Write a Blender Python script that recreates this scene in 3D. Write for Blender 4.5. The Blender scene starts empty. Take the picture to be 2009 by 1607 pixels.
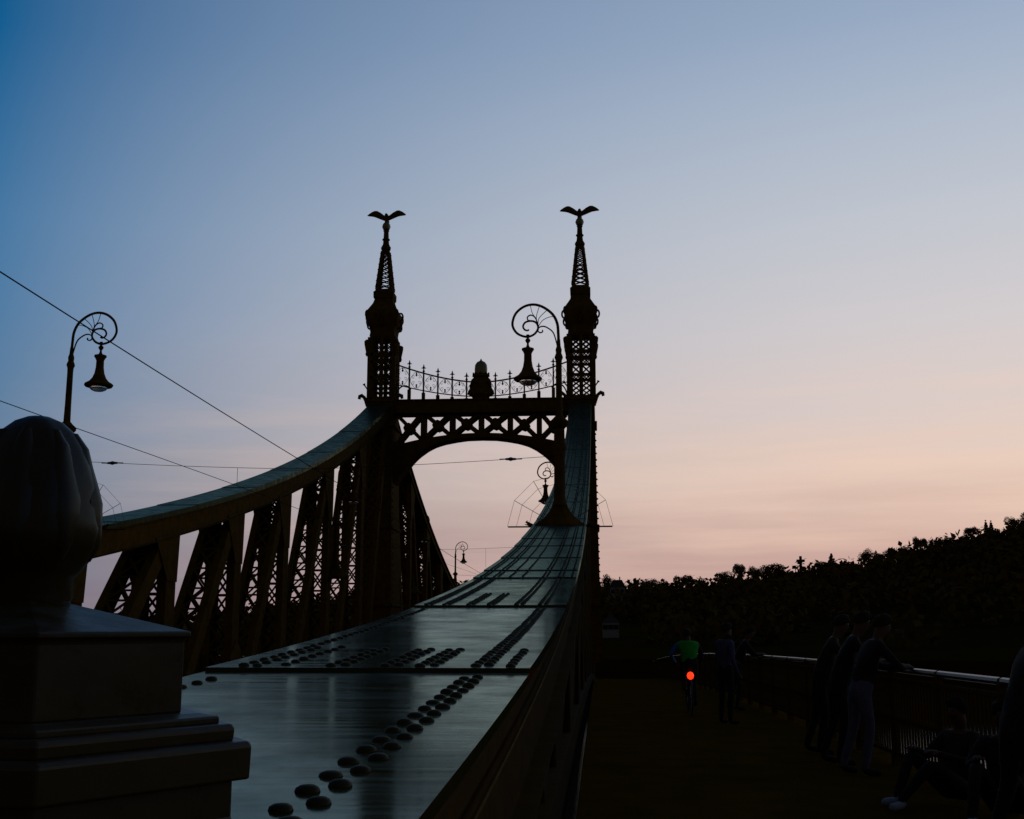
import bpy, bmesh, math, random
from mathutils import Vector, Matrix
random.seed(7)
R = math.radians
scene = bpy.context.scene
COL = scene.collection

# ------------------------------------------------------------------ camera
EYE = Vector((7.68, 0.0, 1.62))
cam_d = bpy.data.cameras.new('camera')
cam_d.sensor_fit = 'HORIZONTAL'; cam_d.sensor_width = 30.0; cam_d.lens = 34.99
cam_d.clip_start = 0.05; cam_d.clip_end = 20000
cam = bpy.data.objects.new('camera', cam_d); COL.objects.link(cam)
cam.location = EYE
cam.rotation_euler = (R(90 + 10.3), 0, R(4.07))
scene.camera = cam
scene.view_settings.view_transform = 'Standard'
scene.view_settings.look = 'None'
scene.view_settings.exposure = 0.0
scene.view_settings.gamma = 1.0
scene.view_settings.use_curve_mapping = False
scene.cycles.max_bounces = 6

# ------------------------------------------------------------------ sky
def lin(r, g, b):
    f = lambda c: c/12.92 if c <= .04045 else ((c+.055)/1.055)**2.4
    return (f(r/255), f(g/255), f(b/255), 1)
SUN_AZ = 52.0        # degrees to the right of the bridge axis
SUN_EL = 6.0
world = bpy.data.worlds.new('World'); scene.world = world; world.use_nodes = True
wn = world.node_tree.nodes; wl = world.node_tree.links; wn.clear()
def N(t, **k):
    n = wn.new(t)
    for a, v in k.items(): setattr(n, a, v)
    return n
tc = N('ShaderNodeTexCoord')
nrm = N('ShaderNodeVectorMath', operation='NORMALIZE'); wl.new(tc.outputs['Generated'], nrm.inputs[0])
sep = N('ShaderNodeSeparateXYZ'); wl.new(nrm.outputs[0], sep.inputs[0])
hor = N('ShaderNodeVectorMath', operation='MULTIPLY'); wl.new(nrm.outputs[0], hor.inputs[0]); hor.inputs[1].default_value = (1, 1, 0)
hn = N('ShaderNodeVectorMath', operation='NORMALIZE'); wl.new(hor.outputs[0], hn.inputs[0])
dt = N('ShaderNodeVectorMath', operation='DOT_PRODUCT'); wl.new(hn.outputs[0], dt.inputs[0])
dt.inputs[1].default_value = (math.sin(R(38)), math.cos(R(38)), 0)
# thin streaks of dusk cloud low over the horizon
mp = N('ShaderNodeMapping'); mp.inputs['Scale'].default_value = (2.2, 2.2, 34.0); mp.inputs['Rotation'].default_value = (R(1.2), R(-1.6), 0)
wl.new(nrm.outputs[0], mp.inputs[0])
nz = N('ShaderNodeTexNoise'); nz.inputs['Scale'].default_value = 1.6; nz.inputs['Detail'].default_value = 5; nz.inputs['Roughness'].default_value = .55
wl.new(mp.outputs[0], nz.inputs['Vector'])
nzc = N('ShaderNodeMapRange'); nzc.inputs[1].default_value = .35; nzc.inputs[2].default_value = .7; nzc.inputs[3].default_value = -.016; nzc.inputs[4].default_value = .016
wl.new(nz.outputs[0], nzc.inputs[0])
lowm = N('ShaderNodeMapRange'); lowm.inputs[1].default_value = .0; lowm.inputs[2].default_value = .34; lowm.inputs[3].default_value = 1; lowm.inputs[4].default_value = 0
wl.new(sep.outputs[2], lowm.inputs[0])
stk = N('ShaderNodeMath', operation='MULTIPLY'); wl.new(nzc.outputs[0], stk.inputs[0]); wl.new(lowm.outputs[0], stk.inputs[1])
elv = N('ShaderNodeMath', operation='ADD'); wl.new(sep.outputs[2], elv.inputs[0]); wl.new(stk.outputs[0], elv.inputs[1])
def ramp(stops):
    n = N('ShaderNodeValToRGB'); wl.new(elv.outputs[0], n.inputs[0])
    n.color_ramp.interpolation = 'LINEAR'
    el = n.color_ramp.elements
    while len(el) < len(stops): el.new(0.5)
    for e, (p, c) in zip(el, stops): e.position = p; e.color = lin(*c)
    return n
west = ramp([(0, (186, 148, 146)), (.05, (204, 168, 158)), (.085, (217, 185, 171)), (.125, (229, 202, 187)), (.17, (220, 203, 197)), (.24, (209, 203, 205)), (.32, (193, 197, 206)), (.40, (172, 184, 202)), (.46, (152, 170, 195)), (.7, (82, 112, 150)), (1, (20, 48, 86))])
left = ramp([(0, (102, 106, 124)), (.05, (94, 112, 136)), (.11, (84, 117, 148)), (.17, (76, 118, 155)), (.24, (66, 117, 160)), (.31, (58, 114, 160)), (.44, (4, 90, 142)), (.7, (8, 58, 104)), (1, (20, 48, 86))])
east = ramp([(0, (104, 88, 76)), (.2, (92, 82, 78)), (.5, (60, 64, 74)), (1, (20, 48, 86))])  # sky behind the camera, warmed and brightened to lift the shaded faces
m1 = N('ShaderNodeMapRange', interpolation_type='LINEAR'); m1.inputs[1].default_value = .39; m1.inputs[2].default_value = .96
wl.new(dt.outputs['Value'], m1.inputs[0])
m2 = N('ShaderNodeMapRange', interpolation_type='SMOOTHSTEP'); m2.inputs[1].default_value = -.55; m2.inputs[2].default_value = .4
wl.new(dt.outputs['Value'], m2.inputs[0])
inv = N('ShaderNodeMath', operation='SUBTRACT'); inv.inputs[0].default_value = 1; wl.new(m1.outputs[0], inv.inputs[1])
pw = N('ShaderNodeMath', operation='POWER'); wl.new(inv.outputs[0], pw.inputs[0]); pw.inputs[1].default_value = 1.38
fac = N('ShaderNodeMath', operation='SUBTRACT'); fac.inputs[0].default_value = 1; wl.new(pw.outputs[0], fac.inputs[1])
mixA = N('ShaderNodeMixRGB'); wl.new(fac.outputs[0], mixA.inputs[0]); wl.new(left.outputs[0], mixA.inputs[1]); wl.new(west.outputs[0], mixA.inputs[2])
mp2 = N('ShaderNodeMapping'); mp2.inputs['Scale'].default_value = (1.6, 1.6, 17.0); mp2.inputs['Rotation'].default_value = (R(-1.0), R(3.2), 0); mp2.inputs['Location'].default_value = (3.1, 1.7, .6)
wl.new(nrm.outputs[0], mp2.inputs[0])
nw = N('ShaderNodeTexNoise'); nw.inputs['Scale'].default_value = 2.2; nw.inputs['Detail'].default_value = 6; nw.inputs['Roughness'].default_value = .6; nw.inputs['Distortion'].default_value = .35
wl.new(mp2.outputs[0], nw.inputs['Vector'])
nwr = N('ShaderNodeMapRange'); nwr.inputs[1].default_value = .46; nwr.inputs[2].default_value = .72; nwr.inputs[3].default_value = 0; nwr.inputs[4].default_value = .42
wl.new(nw.outputs[0], nwr.inputs[0])
win = N('ShaderNodeMapRange', interpolation_type='SMOOTHSTEP'); win.inputs[1].default_value = .27; win.inputs[2].default_value = .10; win.inputs[3].default_value = 0; win.inputs[4].default_value = 1
wl.new(sep.outputs[2], win.inputs[0])
wf = N('ShaderNodeMath', operation='MULTIPLY'); wl.new(nwr.outputs[0], wf.inputs[0]); wl.new(win.outputs[0], wf.inputs[1])
wf2 = N('ShaderNodeMath', operation='MULTIPLY'); wl.new(wf.outputs[0], wf2.inputs[0]); wl.new(fac.outputs[0], wf2.inputs[1])
mixC = N('ShaderNodeMixRGB'); wl.new(wf2.outputs[0], mixC.inputs[0]); wl.new(mixA.outputs[0], mixC.inputs[1]); mixC.inputs[2].default_value = lin(242, 205, 184)
mixB = N('ShaderNodeMixRGB'); wl.new(m2.outputs[0], mixB.inputs[0]); wl.new(east.outputs[0], mixB.inputs[1]); wl.new(mixC.outputs[0], mixB.inputs[2])
sky = N('ShaderNodeTexSky', sky_type='NISHITA'); sky.sun_disc = False
sky.sun_elevation = R(1.0); sky.sun_rotation = R(SUN_AZ); sky.altitude = 120
addS = N('ShaderNodeMixRGB', blend_type='ADD'); addS.inputs[0].default_value = .01
wl.new(mixB.outputs[0], addS.inputs[1]); wl.new(sky.outputs[0], addS.inputs[2])
bg = N('ShaderNodeBackground'); bg.inputs[1].default_value = 1.0; wl.new(addS.outputs[0], bg.inputs[0])
wo = N('ShaderNodeOutputWorld'); wl.new(bg.outputs[0], wo.inputs[0])

# ------------------------------------------------------------------ sun (afterglow, sun just gone)
sd = bpy.data.lights.new('afterglow_sun', 'SUN'); sd.energy = 0.03; sd.angle = R(14); sd.color = (1, .72, .5)
so = bpy.data.objects.new('afterglow_sun', sd); COL.objects.link(so)
so.location = (120, 90, 40)
sv = Vector((math.sin(R(SUN_AZ))*math.cos(R(SUN_EL)), math.cos(R(SUN_AZ))*math.cos(R(SUN_EL)), math.sin(R(SUN_EL))))
so.rotation_euler = sv.to_track_quat('Z', 'Y').to_euler()

# ------------------------------------------------------------------ materials
def mat(name, base, rough=.7, var=.3, scale=6, bump=0, bscale=40, metal=0, spec=.5, tex_scale=(1, 1, 1)):
    m = bpy.data.materials.new(name); m.use_nodes = True
    nt = m.node_tree; n = nt.nodes; l = nt.links; b = n['Principled BSDF']
    t = n.new('ShaderNodeTexCoord'); mpn = n.new('ShaderNodeMapping'); mpn.inputs['Scale'].default_value = tex_scale
    l.new(t.outputs['Object'], mpn.inputs[0])
    no = n.new('ShaderNodeTexNoise'); no.inputs['Scale'].default_value = scale; no.inputs['Detail'].default_value = 6
    l.new(mpn.outputs[0], no.inputs['Vector'])
    mx = n.new('ShaderNodeMixRGB'); l.new(no.outputs[0], mx.inputs[0])
    mx.inputs[1].default_value = (*[c*(1-var) for c in base], 1); mx.inputs[2].default_value = (*[min(1, c*(1+var)) for c in base], 1)
    l.new(mx.outputs[0], b.inputs['Base Color'])
    b.inputs['Roughness'].default_value = rough; b.inputs['Metallic'].default_value = metal
    b.inputs['Specular IOR Level'].default_value = spec
    if bump:
        n2 = n.new('ShaderNodeTexNoise'); n2.inputs['Scale'].default_value = bscale; n2.inputs['Detail'].default_value = 5
        l.new(mpn.outputs[0], n2.inputs['Vector'])
        bp = n.new('ShaderNodeBump'); bp.inputs['Strength'].default_value = bump; bp.inputs['Distance'].default_value = .02
        l.new(n2.outputs[0], bp.inputs['Height']); l.new(bp.outputs[0], b.inputs['Normal'])
    return m
def iron_mat(name, base, gloss, rough, streak=False):
    """old oil paint on riveted iron: dull warm body colour under a worn gloss coat"""
    m = bpy.data.materials.new(name); m.use_nodes = True
    nt = m.node_tree; n = nt.nodes; l = nt.links; n.clear()
    out = n.new('ShaderNodeOutputMaterial')
    t = n.new('ShaderNodeTexCoord')
    no = n.new('ShaderNodeTexNoise'); no.inputs['Scale'].default_value = 3.1; no.inputs['Detail'].default_value = 8; no.inputs['Roughness'].default_value = .65
    l.new(t.outputs['Object'], no.inputs['Vector'])
    cr = n.new('ShaderNodeValToRGB'); l.new(no.outputs[0], cr.inputs[0])
    cr.color_ramp.elements[0].position = .32; cr.color_ramp.elements[0].color = (*[c*.62 for c in base], 1)
    cr.color_ramp.elements[1].position = .72; cr.color_ramp.elements[1].color = (*[c*1.35 for c in base], 1)
    d = n.new('ShaderNodeBsdfDiffuse'); l.new(cr.outputs[0], d.inputs[0])
    g = n.new('ShaderNodeBsdfGlossy'); g.inputs[0].default_value = (*gloss, 1)
    rr = n.new('ShaderNodeMapRange'); rr.inputs[1].default_value = .3; rr.inputs[2].default_value = .75; rr.inputs[3].default_value = rough*.7; rr.inputs[4].default_value = rough*1.6
    fr = n.new('ShaderNodeFresnel'); fr.inputs[0].default_value = 1.5
    mx = n.new('ShaderNodeMixShader'); l.new(fr.outputs[0], mx.inputs[0]); l.new(d.outputs[0], mx.inputs[1]); l.new(g.outputs[0], mx.inputs[2])
    mp_ = n.new('ShaderNodeMapping'); l.new(t.outputs['Object'], mp_.inputs[0])
    mp_.inputs['Scale'].default_value = (1.2, 16, 1) if streak else (9, 9, 9)
    n2 = n.new('ShaderNodeTexNoise'); n2.inputs['Scale'].default_value = 1.4; n2.inputs['Detail'].default_value = 7; n2.inputs['Roughness'].default_value = .6
    l.new(mp_.outputs[0], n2.inputs['Vector'])
    l.new(n2.outputs[0], rr.inputs[0]); l.new(rr.outputs[0], g.inputs['Roughness'])
    bp = n.new('ShaderNodeBump'); bp.inputs['Strength'].default_value = .14 if streak else .25; bp.inputs['Distance'].default_value = .002 if streak else .006
    l.new(n2.outputs[0], bp.inputs['Height']); l.new(bp.outputs[0], g.inputs['Normal']); l.new(bp.outputs[0], fr.inputs['Normal'])
    if streak:                                   # grime, scuffs and dried run-off dull the coat in patches
        n3 = n.new('ShaderNodeTexNoise'); n3.inputs['Scale'].default_value = 2.3; n3.inputs['Detail'].default_value = 9; n3.inputs['Roughness'].default_value = .7
        l.new(t.outputs['Object'], n3.inputs['Vector'])
        c3 = n.new('ShaderNodeValToRGB'); l.new(n3.outputs[0], c3.inputs[0])
        c3.color_ramp.elements[0].position = .36; c3.color_ramp.elements[0].color = (*[c*.62 for c in gloss], 1)
        c3.color_ramp.elements[1].position = .62; c3.color_ramp.elements[1].color = (*[c*1.06 for c in gloss], 1)
        l.new(c3.outputs[0], g.inputs[0])
        ad = n.new('ShaderNodeMath'); ad.operation = 'MULTIPLY_ADD'; l.new(n3.outputs[0], ad.inputs[0]); ad.inputs[1].default_value = -.16*rough/.1; l.new(rr.outputs[0], ad.inputs[2])
        a2 = n.new('ShaderNodeMath'); a2.operation = 'ADD'; l.new(ad.outputs[0], a2.inputs[0]); a2.inputs[1].default_value = .08*rough/.1; a2.use_clamp = True
        l.new(a2.outputs[0], g.inputs['Roughness'])
    l.new(mx.outputs[0], out.inputs[0])
    return m
M = {}
BROWN = (.074, .035, .0034)
M['iron'] = iron_mat('painted_iron', BROWN, (.03, .031, .025), .5)
# cover plates: smoother near mid-span, where people sit; gloss tint steps darker higher up and all along the left truss
PLATES = [iron_mat('worn_gloss_plate', (.035, .026, .006), (.30, .47, .50), .11, True), iron_mat('mid_gloss_plate', (.035, .026, .006), (.26, .41, .40), .13, True),
          iron_mat('low_gloss_plate', (.035, .027, .007), (.24, .38, .34), .19, True), iron_mat('dull_gloss_plate', (.03, .024, .006), (.18, .26, .22), .28, True)]
def plate_mat(y, s): return PLATES[3] if s < 0 or abs(y) > 20.9 else PLATES[2] if abs(y) > 16 else PLATES[1] if abs(y) > 11 else PLATES[0]
M['rivet'] = iron_mat('rivet_dark_gloss', (.03, .018, .004), (.11, .14, .13), .3)  # gloss darkened to stand in for dark reflections on the heads
M['stone'] = iron_mat('cast_iron_weathered', (.034, .018, .002), (.24, .31, .35), .3)
M['gold'] = mat('dull_gilding', (.16, .12, .04), .45, .2, 9, metal=.4)
M['asphalt'] = mat('asphalt', (.055, .027, .003), 1.0, .5, 1.6, .5, 60, spec=0)
M['kerb'] = mat('kerb_stone', (.07, .055, .035), .85, .3, 8, .2, 60, spec=.2)
M['water'] = mat('river_water', (.012, .011, .006), .22, .2, .05, .5, .35, spec=.3)
M['ground'] = mat('hill_soil', (.02, .012, .002), .95, .4, .05, spec=.0)
M['leaf'] = mat('foliage', (.06, .036, .006), .95, .4, 1.2, spec=.0)
M['bark'] = mat('bark', (.04, .028, .014), .95, .3, 5, spec=.1)
M['steel'] = mat('polished_rail', (.12, .115, .10), .42, .35, 5, metal=.9)
M['wire'] = mat('dark_wire', (.012, .009, .007), .95, .2, 20, spec=0)
M['ceramic'] = mat('insulator', (.06, .03, .015), .3, .2, 20)
M['white_wall'] = mat('render_wall', (.15, .13, .11), .9, .15, 2, spec=.1)
M['roof'] = mat('roof_slate', (.035, .025, .018), .85, .3, 4, spec=.1)
M['skin'] = mat('skin', (.07, .034, .015), .7, .1, 30, spec=.1)
M['hair'] = mat('dark_hair', (.02, .012, .005), .9, .3, 60, spec=.05)
M['black'] = mat('black_cloth', (.014, .009, .006), .9, .3, 30, spec=.1)
M['brown_cloth'] = mat('brown_cloth', (.026, .015, .007), .9, .3, 30, spec=.1)
M['lilac'] = mat('lilac_grey_cloth', (.06, .055, .07), .95, .3, 12, spec=.1)
M['purple'] = mat('dusky_purple_cloth', (.045, .04, .07), .95, .3, 12, spec=.1)
M['green'] = mat('green_jacket', (.015, .16, .008), .9, .3, 9, spec=.1)
M['blue'] = mat('blue_cloth', (.03, .10, .26), .9, .3, 12, spec=.1)
M['sneaker'] = mat('pale_sneaker', (.18, .18, .19), .8, .2, 30, spec=.2)
M['rubber'] = mat('rubber', (.015, .013, .011), .9, .2, 30)
def glass():
    m = bpy.data.materials.new('lamp_glass'); m.use_nodes = True
    b = m.node_tree.nodes['Principled BSDF']
    b.inputs['Base Color'].default_value = (.85, .85, .8, 1); b.inputs['Roughness'].default_value = .15
    b.inputs['Transmission Weight'].default_value = .85; b.inputs['IOR'].default_value = 1.2
    return m
M['glass'] = glass()
def emit(name, c, s):
    m = bpy.data.materials.new(name); m.use_nodes = True
    b = m.node_tree.nodes['Principled BSDF']
    b.inputs['Base Color'].default_value = (.3, .02, .01, 1)
    b.inputs['Emission Color'].default_value = (*c, 1); b.inputs['Emission Strength'].default_value = s
    return m
M['tail'] = emit('lit_tail_light', (1, .030, .006), 2.0)

# ------------------------------------------------------------------ mesh helpers
V = Vector
class MB:
    def __init__(s): s.v = []; s.f = []
    def add(s, vs, fs):
        o = len(s.v); s.v += [tuple(p) for p in vs]; s.f += [tuple(i+o for i in f) for f in fs]; return s
    def box(s, x0, x1, y0, y1, z0, z1):
        return s.add([(x0, y0, z0), (x1, y0, z0), (x1, y1, z0), (x0, y1, z0), (x0, y0, z1), (x1, y0, z1), (x1, y1, z1), (x0, y1, z1)],
                     [(3, 2, 1, 0), (4, 5, 6, 7), (0, 1, 5, 4), (1, 2, 6, 5), (2, 3, 7, 6), (3, 0, 4, 7)])
    def beam(s, p, q, w, h, up=(0, 0, 1)):
        """box from p to q; w along the side direction, h along the other"""
        p, q = V(p), V(q); d = (q-p).normalized(); u = V(up)
        a = d.cross(u)
        if a.length < 1e-4: a = d.cross(V((0, 1, 0)))
        a.normalize(); b = a.cross(d).normalized()
        a *= w/2; b *= h/2
        return s.add([p-a-b, p+a-b, p+a+b, p-a+b, q-a-b, q+a-b, q+a+b, q-a+b],
                     [(0, 1, 2, 3), (7, 6, 5, 4), (4, 5, 1, 0), (5, 6, 2, 1), (6, 7, 3, 2), (7, 4, 0, 3)])
    def tube(s, pts, r, seg=8, cap=True):
        pts = [V(p) for p in pts]; n = len(pts); rs = r if isinstance(r, (list, tuple)) else [r]*n
        o = len(s.v); prev = None
        for i, p in enumerate(pts):
            d = (pts[min(i+1, n-1)] - pts[max(i-1, 0)]).normalized()
            if prev is None:
                a = d.cross(V((0, 0, 1)))
                if a.length < .05: a = d.cross(V((0, 1, 0)))
            else: a = prev - d*prev.dot(d)
            a.normalize(); prev = a; b = d.cross(a)
            for k in range(seg):
                t = 2*math.pi*k/seg; s.v.append(tuple(p + (a*math.cos(t) + b*math.sin(t))*rs[i]))
        for i in range(n-1):
            for k in range(seg):
                k2 = (k+1) % seg
                s.f.append((o+i*seg+k, o+i*seg+k2, o+(i+1)*seg+k2, o+(i+1)*seg+k))
        if cap:
            s.f.append(tuple(o+k for k in range(seg))[::-1]); s.f.append(tuple(o+(n-1)*seg+k for k in range(seg)))
        return s
    def lathe(s, prof, c=(0, 0, 0), seg=16, sx=1, sy=1, rot=0):
        o = len(s.v); n = len(prof)
        for r, z in prof:
            for k in range(seg):
                t = 2*math.pi*k/seg + rot
                s.v.append((c[0]+r*sx*math.cos(t), c[1]+r*sy*math.sin(t), c[2]+z))
        for i in range(n-1):
            for k in range(seg):
                k2 = (k+1) % seg; s.f.append((o+i*seg+k, o+i*seg+k2, o+(i+1)*seg+k2, o+(i+1)*seg+k))
        s.f.append(tuple(o+k for k in range(seg))[::-1]); s.f.append(tuple(o+(n-1)*seg+k for k in range(seg)))
        return s
    def strip(s, A, B, y0, y1):
        """solid between two polylines A (upper) and B (lower) of (x,z), from y0 to y1"""
        n = len(A); o = len(s.v)
        for y in (y0, y1):
            for x, z in A: s.v.append((x, y, z))
            for x, z in B: s.v.append((x, y, z))
        for i in range(n-1):
            a, b, c, d = o+i, o+i+1, o+n+i+1, o+n+i; k = 2*n
            s.f += [(a, b, c, d), (d+k, c+k, b+k, a+k), (b, a, a+k, b+k), (d, c, c+k, d+k)]
        for i in (0, n-1):
            a, d = o+i, o+n+i; k = 2*n
            s.f.append((a, d, d+k, a+k) if i == 0 else (d, a, a+k, d+k))
        return s
    def mesh(s, name, m, org=(0, 0, 0), smooth=False, auto=None):
        me = bpy.data.meshes.new(name); ox, oy, oz = org
        me.from_pydata([(x-ox, y-oy, z-oz) for x, y, z in s.v], [], s.f); me.update()
        bm = bmesh.new(); bm.from_mesh(me); bmesh.ops.recalc_face_normals(bm, faces=bm.faces); bm.to_mesh(me); bm.free()
        if m: me.materials.append(m)
        if smooth:
            for p in me.polygons: p.use_smooth = True
            if auto and hasattr(me, 'set_sharp_from_angle'): me.set_sharp_from_angle(angle=R(auto))
        return me
ORG = {}
def link(o, parent=None, org=None):
    COL.objects.link(o)
    if parent: o.parent = parent
    return o
def worg(p):
    return ORG.get(p.name, V((0, 0, 0)))
def part(name, mb, m, parent, smooth=False, auto=40, kind=None):
    org = worg(parent)
    o = bpy.data.objects.new(name, mb.mesh(name, m, org, smooth, auto)); link(o, parent); ORG[o.name] = org
    if kind: o['kind'] = kind
    return o
def thing(name, label, cat, loc=(0, 0, 0), group=None):
    o = bpy.data.objects.new(name, None); o.empty_display_size = .2; o.location = loc; link(o)
    ORG[o.name] = V(loc); o['label'] = label; o['category'] = cat
    if group: o['group'] = group
    return o
def single(name, mb, m, label=None, cat=None, group=None, kind=None, loc=(0, 0, 0), smooth=False, auto=40):
    o = bpy.data.objects.new(name, mb.mesh(name, m, loc, smooth, auto)); o.location = loc; link(o); ORG[o.name] = V(loc)
    if label: o['label'] = label
    if cat: o['category'] = cat
    if group: o['group'] = group
    if kind: o['kind'] = kind
    return o
def instance(name, me, parent, loc, rot=None, scale=None):
    """a repeated piece that shares its mesh; loc is in world space"""
    o = bpy.data.objects.new(name, me); link(o, parent)
    mtx = Matrix.Translation(V(loc) - worg(parent))
    if rot is not None: mtx = mtx @ rot.to_4x4()
    if scale is not None: mtx = mtx @ Matrix.Diagonal((*scale, 1))
    o.matrix_basis = mtx
    return o
def copy_tree(o, parent=None):
    c = o.copy(); link(c, parent)
    for ch in list(o.children):
        if ch.name != c.name: copy_tree(ch, c)
    return c
unit = MB().box(-.5, .5, -.5, .5, -.5, .5)
UNIT = {k: unit.mesh('bar', M[k]) for k in ('iron',)}
def bar(name, parent, p, q, w, h, up=(0, 1, 0)):
    p, q = V(p), V(q); d = (q-p); L = d.length; d.normalize(); a = d.cross(V(up))
    if a.length < 1e-4: a = d.cross(V((1, 0, 0)))
    a.normalize(); b = a.cross(d)
    rot = Matrix((a, b, d)).transposed()
    return instance(name, UNIT['iron'], parent, (p+q)/2, rot, (w, h, L))

# ------------------------------------------------------------------ profiles of the bridge
TY = 79.0                       # tower
XC = 6.69                       # truss centre lines at +-XC
HW = .70                        # half width of the top chord
CO = [2.1776e-07, -2.7418e-05, 0.00308057, 0.014404, -0.343975]
def zc(y):
    y = abs(y)
    if y > TY: y = max(0, TY-(y-TY)*1.06)
    z = 0
    for c in CO: z = z*y + c
    return z + 1.62
def zd(y): return -.00028*y*y

# ------------------------------------------------------------------ setting: water, hill, deck
def surf(xs, ys, fz, name, m, kind='structure', thick=0):
    mb = MB(); nx, ny = len(xs), len(ys)
    mb.v = [(x, y, fz(x, y)) for y in ys for x in xs]
    mb.f = [(j*nx+i, j*nx+i+1, (j+1)*nx+i+1, (j+1)*nx+i) for j in range(ny-1) for i in range(nx-1)]
    if thick:
        o = len(mb.v); mb.v += [(x, y, z-thick) for x, y, z in mb.v]
        mb.f += [tuple(i+o for i in f[::-1]) for f in mb.f]
        for i in range(nx-1):
            mb.f.append((i, i+1, o+i+1, o+i)); b = (ny-1)*nx; mb.f.append((b+i+1, b+i, o+b+i, o+b+i+1))
        for j in range(ny-1):
            mb.f.append(((j+1)*nx, j*nx, o+j*nx, o+(j+1)*nx)); e = nx-1; mb.f.append((j*nx+e, (j+1)*nx+e, o+(j+1)*nx+e, o+j*nx+e))
    return single(name, mb, m, kind=kind)
fr_ = lambda a, b, n: [a+(b-a)*i/n for i in range(n+1)]
surf([-6000, 6000], [-6000, 6000], lambda x, y: -10.5, 'river', M['water'])

RIDGE = [(-180, 1.0, 700), (-60, .5, 700), (-27, -.35, 620), (-19, -.1, 620), (-15, .45, 600), (-13, .75, 595), (-11, 1.15, 590), (-8, 1.35, 590), (-3, 1.5, 580), (.2, 1.42, 560), (4, 1.42, 540), (5.6, 1.6, 530), (7, 1.85, 520), (9.5, 2.2, 500),
         (11.7, 2.4, 480), (12.9, 2.68, 470), (14.6, 2.95, 455), (16.3, 3.4, 440), (18.2, 3.75, 425), (20, 4.25, 415), (26, 6.2, 400), (36, 8.2, 390), (48, 8.4, 400), (62, 6.0, 450), (80, 2.6, 600), (110, 1.4, 700), (180, 1.0, 700)]
def ridge(az):
    for (a0, e0, d0), (a1, e1, d1) in zip(RIDGE, RIDGE[1:]):
        if a0 <= az <= a1:
            t = (az-a0)/(a1-a0); return e0+(e1-e0)*t, d0+(d1-d0)*t
    return 1.2, 700
def ground(x, y):
    dx, dy = x-EYE.x, y-EYE.y; d = math.hypot(dx, dy); az = math.degrees(math.atan2(dx, dy))
    e, D = ridge(az); top = EYE.z + D*math.tan(R(e))
    b0 = 172
    if d < b0: t = 0; return -14
    if d < b0+4: return -14+(d-b0)/4*11
    if d <= D:
        t = (d-b0-4)/(D-b0-4); s = t*t*(3-2*t); return -3 + (top+3)*(.35*t+.65*s)
    return top - (d-D)*.03
mb = MB()
azs = sorted(set([-180+i*6 for i in range(25)] + fr_(-36, 66, 136) + [66+i*6 for i in range(1, 20)]))
ds = [170, 172.5, 174, 176.5, 190, 210, 230, 250, 270, 290, 310, 330, 350, 370, 390, 405, 420, 435, 450, 465, 480, 495, 510, 525, 540, 560, 580, 600, 620, 650, 700, 800, 1200, 2500, 5000]
for a in azs:
    for d in ds:
        x = EYE.x+d*math.sin(R(a)); y = d*math.cos(R(a)); mb.v.append((x, y, max(ground(x, y), -25)))
n = len(ds)
for i in range(len(azs)-1):
    for j in range(n-1):
        a = i*n+j; mb.f.append((a, a+1, a+n+1, a+n))
single('hill', mb, M['ground'], kind='structure', smooth=True)

ys = fr_(-40, 172, 53)
surf([-XC+.78, XC-.78], ys, lambda x, y: zd(y), 'road', M['asphalt'], thick=.35)
for s, nm in ((1, 'footway_east'), (-1, 'footway_west')):
    a, b = sorted((s*(XC+.78), s*11.55))
    surf([a, b], ys, lambda x, y: zd(y)+.06, 'footway' if s > 0 else 'footway_far', M['asphalt'], thick=.3)
for s in (1, -1):
    mb = MB(); yy = fr_(-40, 158, 40)
    for a, b in zip(yy, yy[1:]): mb.beam((s*5.6, a, zd(a)+.06), (s*5.6, b, zd(b)+.06), .22, .2)
    single('kerb' if s > 0 else 'kerb_far', mb, M['kerb'], kind='structure')
for k, x in enumerate((-2.7, -1.27, 1.27, 2.7)):
    mb = MB()
    for a, b in zip(yy, yy[1:]): mb.beam((x, a, zd(a)+.012), (x, b, zd(b)+.012), .07, .03)
    single('tram_rail', mb, M['steel'], kind='structure')

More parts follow.
